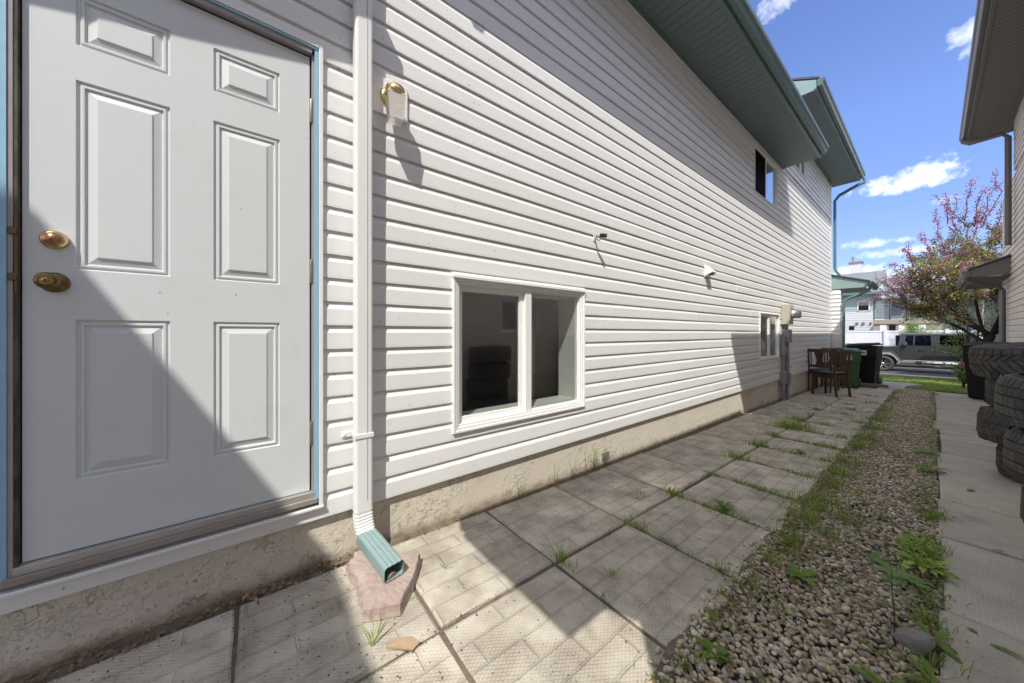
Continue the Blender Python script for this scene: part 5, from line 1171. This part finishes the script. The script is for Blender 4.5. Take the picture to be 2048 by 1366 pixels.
MB(F3).box(4.2, 14, 46, 54, -.8, 4.6).build('wall', M_HTAN, f3); MB(F3).prism([(45.5, 4.5), (50, 7.0), (54.5, 4.5)], 'x', 3.8, 14.4).build('roof', M_ROOFL, f3)
G0 = (5.5, 20, -.6)
ga = empty('garage', G0, label='shaded grey sided garage wall right of the tree trunk', category='garage')
MB(G0).box(3.05, 9, 17.6, 23, -.8, 2.5).build('wall', M_GGREY, ga)
lap(ga, G0, 3.05, 5, 17.58, -.5, 2.5, M_GGREY, .2)
MB(G0).prism([(17.0, 2.48), (17.0, 2.62), (20.3, 3.9), (23.6, 2.62), (23.6, 2.48)], 'x', 2.8, 9.4).build('roof', M_ROOF, ga)

# ================================================================== FOLIAGE
def leafmesh(name, pts, nrm_up, size, m, asp=.55, fold=True, smooth=False):
    """pts n x 3, size n; each leaf a bent pair of quads"""
    n = len(pts); a = RNG.uniform(0, 2 * np.pi, n); tl = RNG.normal(0, nrm_up, n); rl_ = RNG.normal(0, nrm_up, n)
    L = np.stack([np.cos(a) * np.cos(tl), np.sin(a) * np.cos(tl), np.sin(tl)], 1)
    S = np.cross(L, np.array([0, 0, 1.])); S /= np.linalg.norm(S, axis=1)[:, None] + 1e-9; U = np.cross(S, L)
    S2 = S * np.cos(rl_)[:, None] + U * np.sin(rl_)[:, None]; U2 = np.cross(S2, L)
    sz = size[:, None]
    base = pts; tip = pts + L * sz; mid = pts + L * sz * .5 - U2 * sz * .08
    l_ = mid + S2 * sz * asp / 2 + U2 * sz * .06; r_ = mid - S2 * sz * asp / 2 + U2 * sz * .06
    V = np.stack([base, l_, tip, r_], 1).reshape(-1, 3); F = np.arange(n * 4).reshape(n, 4)
    F = np.stack([F[:, [0, 1, 2]], F[:, [0, 2, 3]]], 1).reshape(-1, 3)
    me = bpy.data.meshes.new(name); me.vertices.add(len(V)); me.vertices.foreach_set('co', V.reshape(-1)); me.loops.add(F.size); me.polygons.add(len(F))
    me.loops.foreach_set('vertex_index', F.reshape(-1)); me.polygons.foreach_set('loop_start', np.arange(len(F)) * 3); me.update(calc_edges=True); me.materials.append(m); return me
def addmesh(name, me, parent=None, **kw):
    o = bpy.data.objects.new(name, me); col.objects.link(o); o.parent = parent
    for k, v in kw.items(): o[k] = v
    return o
# --- flowering crabapple
TR = Vector((2.40, 18.0, gz(18)))
tree = empty('crabapple_tree', TR, label='pink flowering crabapple tree with reddish green leaves beside the street', category='tree')
wood = MB(); tips = []; shoots = []
rt_ = random.Random(11)
def limb(p, d, L, r, lvl):
    n_ = 5; pts = [p]; q = Vector(p); dd = Vector(d).normalized()
    for i in range(n_):
        dd = (dd + Vector((rt_.gauss(0, .12), rt_.gauss(0, .12), rt_.gauss(0, .08) + .04))).normalized(); q = q + dd * L / n_; pts.append(Vector(q))
    wood.tube(pts, [r * (1 - .6 * i / n_) for i in range(n_ + 1)], 7 if lvl < 2 else 4)
    if lvl >= 1:
        for a_, b_ in (list(zip(pts[:-1], pts[1:])) if lvl > 1 else list(zip(pts[2:-1], pts[3:]))): tips.append((a_, b_, lvl))
    if lvl < 4:
        nk = (4, 4, 3, 3)[lvl]
        for k in range(nk):
            t_ = rt_.uniform(.35, 1.0); i = min(int(t_ * n_), n_ - 1); s_ = pts[i].lerp(pts[i + 1], t_ * n_ - i)
            nd = (dd + Vector((rt_.gauss(0, .75), rt_.gauss(0, .75), rt_.gauss(.10, .45)))).normalized()
            limb(s_, nd, L * rt_.uniform(.55, .78), r * .5, lvl + 1)
T0 = Vector((0, 0, 0))
pts = [T0, Vector((.12, .0, .35)), Vector((.30, .05, .8)), Vector((.52, .1, 1.35))]
wood.tube(pts, [.13, .115, .10, .085], 12)
main = [((-.75, -.1, .75), 1.9), ((-.35, .3, 1.1), 2.2), ((.1, -.3, 1.1), 2.1), ((.5, .3, .9), 1.9), ((-.9, .1, .55), 1.6), ((.15, .5, .8), 1.9), ((.8, -.1, .7), 1.6), ((-.5, -.5, .5), 1.6)]
for (d_, L_) in main:
    s_ = pts[3] if rt_.random() < .6 else pts[2].lerp(pts[3], .6); limb(s_, d_, L_ * .95, .048, 1)
# long young shoots carrying blossom
for i in range(34):
    a_, b_, lv = rt_.choice(tips); d_ = Vector((rt_.uniform(-.9, .35), rt_.uniform(-.3, .3), rt_.uniform(.35, 1.1)))
    q = [Vector(b_)]; dd = d_.normalized(); L_ = rt_.uniform(.6, 1.3)
    for k in range(5): dd = (dd + Vector((rt_.gauss(0, .1), rt_.gauss(0, .1), .06))).normalized(); q.append(q[-1] + dd * L_ / 5)
    wood.tube(q, [.012 * (1 - .7 * k / 5) for k in range(6)], 4); shoots += list(zip(q[:-1], q[1:]))
for (a_, b_) in [((1.62, 17.9, 2.95), (.70, 17.6, 3.00)), ((1.62, 17.9, 3.0), (.78, 17.7, 3.55)), ((1.5, 17.9, 3.3), (1.13, 17.8, 4.0)), ((1.62, 17.9, 2.6), (.48, 17.7, 2.45)), ((2.1, 17.9, 4.6), (2.05, 17.8, 5.72)), ((2.2, 17.9, 4.4), (2.26, 17.8, 5.5)), ((1.9, 18, 4.2), (1.84, 17.8, 5.2)), ((2.4, 18, 4.6), (2.53, 17.8, 6.0)), ((2.6, 18, 4.5), (2.78, 17.8, 5.65)), ((2.7, 18, 4.6), (3.02, 17.8, 6.05)), ((2.8, 18, 4.4), (3.15, 17.8, 5.7)), ((1.8, 17.9, 3.6), (1.5, 17.7, 4.45)), ((1.7, 17.8, 2.4), (.62, 17.6, 2.5))]:
    q0 = Vector(a_) - TR; q1 = Vector(b_) - TR; q0.z /= 1.15; q1.z /= 1.15; q = [q0.lerp(q1, k / 5) + Vector((rt_.gauss(0, .035), rt_.gauss(0, .05), rt_.gauss(0, .04) + .09 * math.sin(k * .63))) for k in range(6)]
    nt_ = min(tips, key=lambda t: (t[1] - q0).length)[1]; wood.tube([nt_, nt_.lerp(q0, .5), q0], [.016, .014, .013], 5); wood.tube(q, [.013 * (1 - .7 * k / 5) for k in range(6)], 4); shoots += list(zip(q[:-1], q[1:]))
wood.build('trunk', M_BARK, tree); tree.scale = (1, 1, 1.15)
lp, fp = [], []
for (a_, b_, lv) in tips:
    for k in range(int(rt_.randint(12, 26) * max(.12, min(1.3, 1.4 - .24 * max(0, a_.z - 1.9))) * (1 if a_.x > -.75 or a_.z < 1.9 else max(.10, 1 + (a_.x + .75) * 1.6)))):
        t_ = rt_.random(); q = a_.lerp(b_, t_) + Vector((rt_.gauss(0, .07), rt_.gauss(0, .07), rt_.gauss(0, .06))); lp.append(q)
    if rt_.random() < (.30 if a_.x > -.8 else .12):
        c_ = a_.lerp(b_, rt_.random())
        for k in range(rt_.randint(10, 26)): fp.append(c_ + Vector((rt_.gauss(0, .05), rt_.gauss(0, .05), rt_.gauss(0, .05))))
for (a_, b_) in shoots:
    for k in range(9): lp.append(a_.lerp(b_, rt_.random()) + Vector((rt_.gauss(0, .04), rt_.gauss(0, .04), rt_.gauss(0, .04))))
    for k in range(rt_.choice((12, 26, 40, 56))): fp.append(a_.lerp(b_, rt_.random()) + Vector((rt_.gauss(0, .045), rt_.gauss(0, .045), rt_.gauss(0, .045))))
lp = np.array(lp); fp = np.array(fp)
addmesh('crown', leafmesh('crown', lp, .6, RNG.uniform(.045, .085, len(lp)), M_CRAB), tree)
addmesh('blossom', leafmesh('blossom', fp, 1.0, RNG.uniform(.028, .048, len(fp)), M_FLOWER, .9), tree)
print('tree leaves', len(lp), len(fp))
# --- light green shrub left of / below the crabapple, and dense bush behind it
def bush(loc, size, n, m, label, lsize=(.04, .07), name='bush', clumps=26, category='bush'):
    e = empty(name, loc, label=label, category=category); P_ = []
    rb = random.Random(int(loc[0] * 97 + loc[1]))
    cl_ = []
    wd_ = MB()
    for i in range(clumps):
        a = rb.uniform(0, 6.28); r_ = rb.random() ** .5; c_ = Vector((math.cos(a) * r_ * size[0], math.sin(a) * r_ * size[1], size[2] * (.25 + .75 * rb.random() * (1 - .45 * r_ * r_)))); cl_.append(c_)
        fs_ = min(1, size[2] / .8); wd_.tube([(0, 0, 0), c_ * .5 + Vector((0, 0, .1 * fs_)), c_], [.02 * fs_, .012 * fs_, .005 * fs_], 5)
    for i in range(n):
        c_ = rb.choice(cl_); s_ = .17 * min(size[0], size[2]) + (.05 if size[2] > .3 else .012); P_.append(c_ + Vector((rb.gauss(0, s_), rb.gauss(0, s_), rb.gauss(0, s_ * .8))))
    P_ = np.array([p_ for p_ in P_ if p_.z > .02])
    addmesh('foliage', leafmesh('foliage', P_, .6, RNG.uniform(lsize[0], lsize[1], len(P_)), m), e); wd_.build('stems', M_BARK, e); return e
bush((1.25, 31.2, gz(31)), (.95, .5, 3.0), 5200, M_LIME, 'pale lime green shrub in front of the white fence behind the truck', (.05, .10))
bush((2.6, 20.3, gz(20.3)), (.55, .5, 3.2), 3000, M_LIME, 'taller yellow green shrub behind the flowering tree trunk', (.05, .08))
bush((2.30, 15.2, gz(15.2)), (.22, .22, .62), 700, M_LEAF, 'low leafy green plant by the pink edging blocks', (.05, .1), 'plant', 10, 'plant')
bush((1.78, 11.9, gz(11.9) - .02), (.05, .05, .06), 60, M_LEAF, 'small weed where the gravel meets the lawn', (.02, .04), 'weed', 5, 'weed')
sap = bush((-3.4, 39, -.8), (.55, .3, 4.6), 420, M_LIME, 'thin sapling with sparse yellow leaves in front of the far white house', (.06, .1), 'young_tree', 9, 'tree')
# --- lawn blades
def blades(name, pts, hgt, wid, m, lean=.35, seg=2):
    n = len(pts); a = RNG.uniform(0, 2 * np.pi, n); ln = RNG.normal(lean, lean * .5, n)
    d_ = np.stack([np.cos(a), np.sin(a), 0 * a], 1); s_ = np.stack([-np.sin(a), np.cos(a), 0 * a], 1); up = np.array([0, 0, 1.])
    h_ = hgt[:, None]; w_ = wid[:, None]; l_ = ln[:, None]
    p0a, p0b = pts - s_ * w_, pts + s_ * w_; m1 = pts + up * h_ * .55 + d_ * h_ * l_ * .35; p1a, p1b = m1 - s_ * w_ * .8, m1 + s_ * w_ * .8; tp_ = pts + up * h_ * (1 - .25 * np.abs(l_)) + d_ * h_ * l_
    V = np.stack([p0a, p0b, p1b, p1a, tp_], 1).reshape(-1, 3); b_ = (np.arange(n) * 5)[:, None]
    F = np.concatenate([b_ + np.array([[0, 1, 2]]), b_ + np.array([[0, 2, 3]]), b_ + np.array([[3, 2, 4]])], 1).reshape(-1, 3)
    me = bpy.data.meshes.new(name); me.vertices.add(len(V)); me.vertices.foreach_set('co', V.reshape(-1)); me.loops.add(F.size); me.polygons.add(len(F))
    me.loops.foreach_set('vertex_index', F.reshape(-1)); me.polygons.foreach_set('loop_start', np.arange(len(F)) * 3); me.update(calc_edges=True); me.materials.append(m); return me
n = 26000; gx = RNG.uniform(-1.0, 3.2, n); gy = 13.2 + RNG.random(n) ** 1.3 * 7.6; gp = np.stack([gx, gy, gzv(gy) - .03], 1)
gp = gp[(gp[:, 0] > .3)]
addmesh('grass', blades('grass', gp, RNG.uniform(.03, .075, len(gp)), RNG.uniform(.003, .006, len(gp)), M_GRASS, .5), kind='stuff')
# --- joint grass along the pavers and the gravel border
def tuft_points():
    P_, H_ = [], []
    rj = random.Random(5)
    def tuft(x, y, n_, sp_, h_):
        for _ in range(n_):
            P_.append((x + rj.gauss(0, sp_), y + rj.gauss(0, sp_ * .7), gz(y) - .015)); H_.append(h_ * rj.uniform(.35, 1.1))
    # transverse joints in the outer column get thicker away from the viewer
    for k in range(2, 17):
        y = .56 + .61 * k
        dens = min(1.3, max(.25, (k - 0) / 3)) if k < 10 else .7
        if k >= 13: dens = .25
        for _ in range(int(34 * dens)):
            x = rj.uniform(.66, 1.26) if k < 9 else rj.uniform(.7, 1.25)
            tuft(x, y + rj.gauss(0, .012), rj.randint(4, 12), .014, rj.choice((.02, .03, .05)))
        if k > 5: tuft(rj.uniform(.7, 1.2), y, 90, .05, rj.uniform(.05, .09))
        if rj.random() < .7: tuft(.64, y, 60, .035, rj.uniform(.05, .11))
    for (x, y, n_, s_, h_) in ((1.0, 2.39, 110, .06, .035), (.85, 2.36, 50, .04, .04), (1.15, 1.78, 26, .03, .05), (.66, 1.78, 46, .03, .05), (.72, 1.80, 30, .03, .08), (1.1, 3.61, 90, .05, .06), (.9, 4.22, 110, .07, .06), (1.05, 4.83, 110, .07, .07), (.85, 5.44, 110, .07, .07), (.64, 1.17 + .04, 34, .018, .10), (.70, 1.20, 26, .02, .07), (.86, 1.33, 30, .022, .05), (.92, 1.18, 16, .014, .06), (.64, 2.39, 70, .04, .07), (.5, 2.2, 26, .02, .05), (.64, 3.61, 120, .06, .11), (.66, 4.22, 130, .05, .12), (.62, 5.4, 260, .08, .16), (.70, 5.6, 220, .09, .15), (.60, 6.05, 160, .07, .13), (.62, 4.83, 90, .05, .1),
                               (.98, 3.0, 120, .05, .045), (1.1, 3.0, 130, .05, .05), (.85, 3.0, 60, .04, .04), (.62, 8.0, 60, .05, .1), (.60, 7.3, 60, .05, .11), (.14, .56, 12, .01, .05)):
        tuft(x, y, n_, s_, h_)
    # inner joints next to the house
    for k in range(0, 14):
        for _ in range(5): tuft(rj.uniform(.03, .6), .56 + .61 * k, rj.randint(1, 5), .008, .02)
    for _ in range(60): tuft(rj.uniform(-.015, .03), rj.uniform(.6, 8), rj.randint(1, 4), .008, .045)
    # ragged border between pavers and gravel
    y = 1.2
    while y < 12.2:
        w_ = .5 + .5 * math.sin(y * 1.7) ** 2
        for _ in range(int((1.5 + 7 * w_ * rj.random()) * (1.0 if y > 2.2 else .5))): tuft(1.27 + rj.gauss(0, .045) + (.03 if y > 3 else 0), y + rj.uniform(-.06, .06), rj.randint(3, 10), .016, rj.uniform(.03, .10))
        y += .12
    for yc in (2.7, 2.95, 3.1, 3.5, 3.9, 4.3, 5.1, 5.6, 6.3, 7.1): tuft(1.30, yc, 110, .06, .14)
    for (xx, yc, nn, ss, hh) in ((1.27, 1.15, 40, .03, .06), (1.25, 1.45, 46, .035, .07), (1.28, 1.75, 60, .04, .08), (1.29, 2.05, 60, .04, .09), (1.31, 2.35, 90, .05, .11), (1.26, 1.0, 26, .03, .05), (1.34, 2.2, 40, .04, .07), (1.45, 2.9, 50, .04, .1), (1.5, 3.4, 40, .05, .08), (1.78, 2.9, 60, .03, .09), (1.77, 3.4, 70, .04, .1), (1.78, 2.1, 40, .03, .08), (1.79, 1.85, 40, .03, .08), (1.75, 1.55, 26, .03, .07), (1.42, 2.6, 50, .04, .09), (1.55, 1.9, 20, .03, .06), (1.33, .95, 20, .03, .05)): tuft(xx, yc, nn, ss, hh)
    # right border of the gravel
    y = 1.4
    while y < 12.0:
        for _ in range(3): tuft(1.79 + rj.gauss(0, .025), y + rj.uniform(-.1, .1), rj.randint(1, 8), .014, rj.uniform(.03, .09))
        y += .14
    for _ in range(260): tuft(rj.uniform(1.28, 1.8), rj.uniform(.9, 9), rj.randint(1, 5), .01, rj.uniform(.02, .05))
    return np.array(P_), np.array(H_)
P_, H_ = tuft_points()
addmesh('grass', blades('grass', P_, H_, RNG.uniform(.0011, .0024, len(P_)), M_GRASS, .55), kind='stuff')
# low creeping leaves among the stones and in the joints
rj = random.Random(21); cp = []
for _ in range(330):
    y = rj.choice((rj.uniform(.9, 3.2), rj.uniform(1.2, 4), rj.uniform(2, 9), rj.uniform(2, 9))); x = rj.choice((1.27 + rj.gauss(0, .05), 1.77 + rj.gauss(0, .03), rj.uniform(1.25, 1.8)))
    for _ in range(rj.randint(6, 26)): cp.append((x + rj.gauss(0, .02), y + rj.gauss(0, .02), gz(y) + rj.uniform(-.005, .02)))
for _ in range(60):
    k = rj.randint(2, 9); y = .56 + .61 * k; x = rj.uniform(.7, 1.2)
    for _ in range(10): cp.append((x + rj.gauss(0, .02), y + rj.gauss(0, .008), gz(y) + rj.uniform(-.005, .012)))
cp = np.array(cp); addmesh('ground_cover', leafmesh('ground_cover', cp, .45, RNG.uniform(.007, .018, len(cp)), M_LEAF, .6), kind='stuff')
# dead leaves and twigs in the gravel
dl = []
for _ in range(900):
    y = rj.choice((rj.gauss(2.35, .35), rj.uniform(1, 8), rj.gauss(2.0, .3))); dl.append((rj.uniform(1.24, 1.8), y, gz(y) + .004 + rj.uniform(0, .01)))
for _ in range(160): y = rj.uniform(.6, 6); dl.append((rj.uniform(-.01, .05), y, gz(y) + rj.uniform(0, .006)))
for _ in range(420): y = rj.uniform(-.8, .5); dl.append((rj.uniform(-.02, .05), y, .004 + rj.uniform(0, .014)))
for _ in range(300): y = rj.uniform(.7, 4); dl.append((1.24 + abs(rj.gauss(0, .05)), y, gz(y) + .006 + rj.uniform(0, .01)))
dl = np.array(dl); addmesh('fallen_leaves', leafmesh('fallen_leaves', dl, .3, RNG.uniform(.008, .026, len(dl)), M_DRY, .6), kind='stuff')
tw = MB()
for _ in range(260):
    y = rj.choice((rj.gauss(2.3, .4), rj.uniform(1, 6))); x = rj.uniform(1.25, 1.8); a = rj.uniform(0, 6.28); L_ = rj.uniform(.02, .09); z = gz(y) + .008 + rj.uniform(0, .008)
    tw.tube([(x, y, z), (x + math.cos(a) * L_ * .5, y + math.sin(a) * L_ * .5, z + rj.uniform(0, .008)), (x + math.cos(a + .3) * L_, y + math.sin(a + .3) * L_, z)], .0009, 3, cap=False)
tw.build('twigs', M_DRY, kind='stuff')

# --- individual weeds
def strap_leaf(mb, base, ang, L_, w_, arch=.5, up=.6, lob=0, n_=7):
    vs = []; rr2 = random
    for i in range(n_ + 1):
        t_ = i / n_; r_ = L_ * t_ * (1 - .15 * t_ * arch); z = L_ * (up * t_ - arch * t_ * t_ * up * 1.05)
        ww = w_ * math.sin(math.pi * min(1, .12 + t_ * .88)) ** .8 * (1 + (lob * (1 if i % 2 else -.6)))
        if i == n_: ww = .0005
        c_, s_ = math.cos(ang), math.sin(ang); p_ = Vector(base) + Vector((c_ * r_, s_ * r_, z)); sd_ = Vector((-s_, c_, 0))
        vs += [p_ - sd_ * ww + Vector((0, 0, ww * .3)), p_, p_ + sd_ * ww + Vector((0, 0, ww * .3))]
    mb.add(vs, [(i * 3 + k, i * 3 + k + 1, i * 3 + 4 + k, i * 3 + 3 + k) for i in range(n_) for k in (0, 1)], 0, True)
def rosette(x, y, n_, L_, w_, label, m=M_LEAF, up=.6, lob=.35, z=0, name='dandelion'):
    loc = (x, y, gz(y) - .005 + z); e = empty(name, loc, label=label, category='weed'); rr2 = random.Random(int(x * 1000 + y * 77))
    for i in range(n_):
        mb = MB(); strap_leaf(mb, (0, 0, 0), 2.399 * i + rr2.uniform(-.3, .3), L_ * rr2.uniform(.6, 1.1), w_ * rr2.uniform(.8, 1.15), rr2.uniform(.4, 1.0), up * rr2.uniform(.5, 1.3), lob); mb.build('leaf', m, e)
    return e
bush((1.755, 2.72, gz(2.7)), (.055, .13, .09), 1500, mat('bright_weed', (.3, .42, .08), .5, island=[(.20, .33, .05), (.32, .46, .08), (.42, .52, .12), (.15, .26, .05)], transl=.35), 'feathery bright green weed spilling from the gravel at the right walkway', (.008, .018), 'weed', 22, 'weed')
rosette(1.76, 2.60, 22, .13, .012, 'bright yellow green leafy weed clump at the edge of the right walkway, the biggest one', MATS['bright_weed'], .9, .5)
rosette(1.70, 2.42, 9, .14, .012, 'dark green dandelion rosette in the gravel left of the feathery weed', M_LEAFD, .35, .5)
rosette(1.62, 2.52, 8, .12, .010, 'flat grey green rosette weed in the middle of the gravel', M_LEAFD, .3, .45)
rosette(1.79, 1.97, 6, .12, .010, 'upright narrow leaved weed against the walkway edge above the rock', M_LEAF, 1.0, .2)
rosette(1.80, 1.72, 7, .15, .009, 'long leaved weed against the walkway edge below the rock', M_LEAF, .8, .15)
rosette(1.70, 1.60, 6, .15, .010, 'long arching dandelion leaves low in the gravel near the picture bottom', M_LEAF, .45, .25)
rosette(1.40, 2.02, 8, .10, .016, 'broad leaved weed at the left edge of the gravel beside a paver', M_LEAF, .8, .2)
rosette(1.31, 1.28, 10, .07, .013, 'leafy weed growing where the last sunlit paver meets the gravel', M_LEAF, .7, .3)
rosette(.93, 2.45, 12, .11, .009, 'yellow green leafy tuft at the paver joint in the sunlit patch', M_LEAF, 1.0, .1)
rosette(.97, 4.32, 7, .10, .015, 'broad leaved weed standing on the pavers halfway along', M_LEAF, .8, .2)
rosette(1.76, 4.6, 9, .16, .014, 'tall leaved weed on the gravel right border halfway along', M_LEAF, .9, .3)
rosette(1.72, 5.4, 9, .15, .016, 'dark spreading weed on the gravel right border further along', M_LEAFD, .5, .3)
rosette(1.78, 3.5, 7, .10, .01, 'small weed hugging the right walkway edge', M_LEAF, .8, .3)
# young maple-like seedling with a bare stem in the gravel
se = empty('seedling', (1.70, 1.98, gz(1.98)), label='thin bare stemmed seedling with a few lobed leaves standing in the gravel', category='seedling')
MB().tube([(.0, -.09, 0), (.0, -.06, .08), (-.008, -.04, .15), (-.01, .0, .22)], [.0028, .0024, .002, .0012], 6).build('stem', mat('dark_stem', (.04, .025, .02), .6), se)
for (a, bz) in ((.3, .21), (1.6, .19), (2.6, .17), (3.6, .215), (4.9, .19), (5.6, .15)):
    mb = MB(); strap_leaf(mb, (-.008, -.02, bz), a, .05, .014, .8, .3, .5); mb.build('leaf', M_LEAFD, se)
# tall grass stalks against the foundation
def stalks(x, y, n_, h_, label):
    e = empty('grass_stalk', (x, y, gz(y)), label=label, category='weed', group='tall grass stalks along the foundation'); rr2 = random.Random(int(y * 100))
    for i in range(n_):
        ox, oy = rr2.gauss(0, .008), rr2.gauss(0, .02); hh = h_ * rr2.uniform(.6, 1.05); lx = rr2.gauss(0, .02)
        MB().tube([(ox, oy, -.02), (ox + lx * .3, oy + rr2.gauss(0, .006), hh * .5), (ox + lx, oy + rr2.gauss(0, .02), hh)], [.0016, .0013, .0006], 5).build('stem', M_GRASS, e)
        for k in range(2):
            mb = MB(); strap_leaf(mb, (ox + lx * .4, oy, hh * rr2.uniform(.3, .8)), rr2.uniform(0, 6.28), .05 * h_ / .15, .0018, .7, 1.2, 0); mb.build('leaf', M_GRASS, e)
for (y, n_, h_, lab) in ((1.46, 3, .14, 'dry thin grass stalks at the foundation right below the window middle'), (1.80, 3, .17, 'grass stalks at the foundation under the window corner'), (2.04, 2, .13, 'two green grass stalks at the foundation just past the window'),
                         (2.24, 4, .22, 'tallest green grass stalks against the foundation'), (2.33, 3, .20, 'tall grass stalks with seed heads next to the tallest ones'), (2.44, 4, .2, 'grass stalks just before the grey patch on the foundation'), (2.72, 2, .12, 'single arching grass stalk beyond the grey patch'), (3.3, 3, .09, 'short grass stalks at the foundation further along'), (6.0, 4, .16, 'grass stalks on the sunlit end of the foundation'), (6.7, 4, .17, 'grass stalks below the small basement window')):
    stalks(.012, y, n_, h_, lab)
for (x, y, n_, h_, lab) in ((.555, .335, 8, .095, 'short green grass tuft beside the bark strip'), (.36, .72, 5, .06, 'pale grass sprout beside the stone block corner'), (.645, 1.19, 9, .12, 'upright grass tuft at the crossing of four pavers')):
    e = empty('grass_tuft', (x, y, gz(y)), label=lab, category='grass tuft'); rr2 = random.Random(int(x * 999))
    for i in range(n_):
        mb = MB(); strap_leaf(mb, (rr2.gauss(0, .004), rr2.gauss(0, .004), 0), rr2.uniform(0, 6.28), h_ * rr2.uniform(.5, 1), .0022, .3, 1.6, 0); mb.build('blade', M_GRASS, e)
# torn leaves lying on the right walkway
def lying(x, y, ang, L_, w_, m, label, name='fallen_leaf'):
    loc = (x, y, gz(y) + .010); mb = MB(); strap_leaf(mb, (0, 0, 0), ang, L_, w_, .5, .12, .15); o = mb.build(name, m); o.location = loc; tag(o, label, 'leaf')
lying(1.98, 4.30, 1.0 + 3.4, .11, .012, M_LEAF, 'green leaf lying alone on the right walkway')
lying(1.92, 2.13, -.15, .075, .008, M_LEAF, 'green torn leaf on the near joint of the right walkway')
lying(1.895, 2.17, 2.9, .03, .008, M_DRY, 'pale curled dead leaf beside the torn green one on the walkway')
lying(1.985, 3.12, .3, .05, .008, M_DRY, 'small brown leaf on the middle joint of the right walkway')
tw2 = MB(); tw2.tube([(0, 0, 0), (.05, .02, .006), (.11, .012, .002)], .0035, 6); o = tw2.build('twig', M_LABEL); o.location = (.55, 2.75, gz(2.75) + .01); tag(o, 'curved white plastic strip lying on the pavers', 'litter')
tw2 = MB(); tw2.tube([(0, 0, 0), (.03, .03, .001)], .002, 6); o = tw2.build('twig', M_LABEL); o.location = (.86, 1.95, gz(1.95) + .004); tag(o, 'tiny white straw piece on the shaded paver', 'litter')
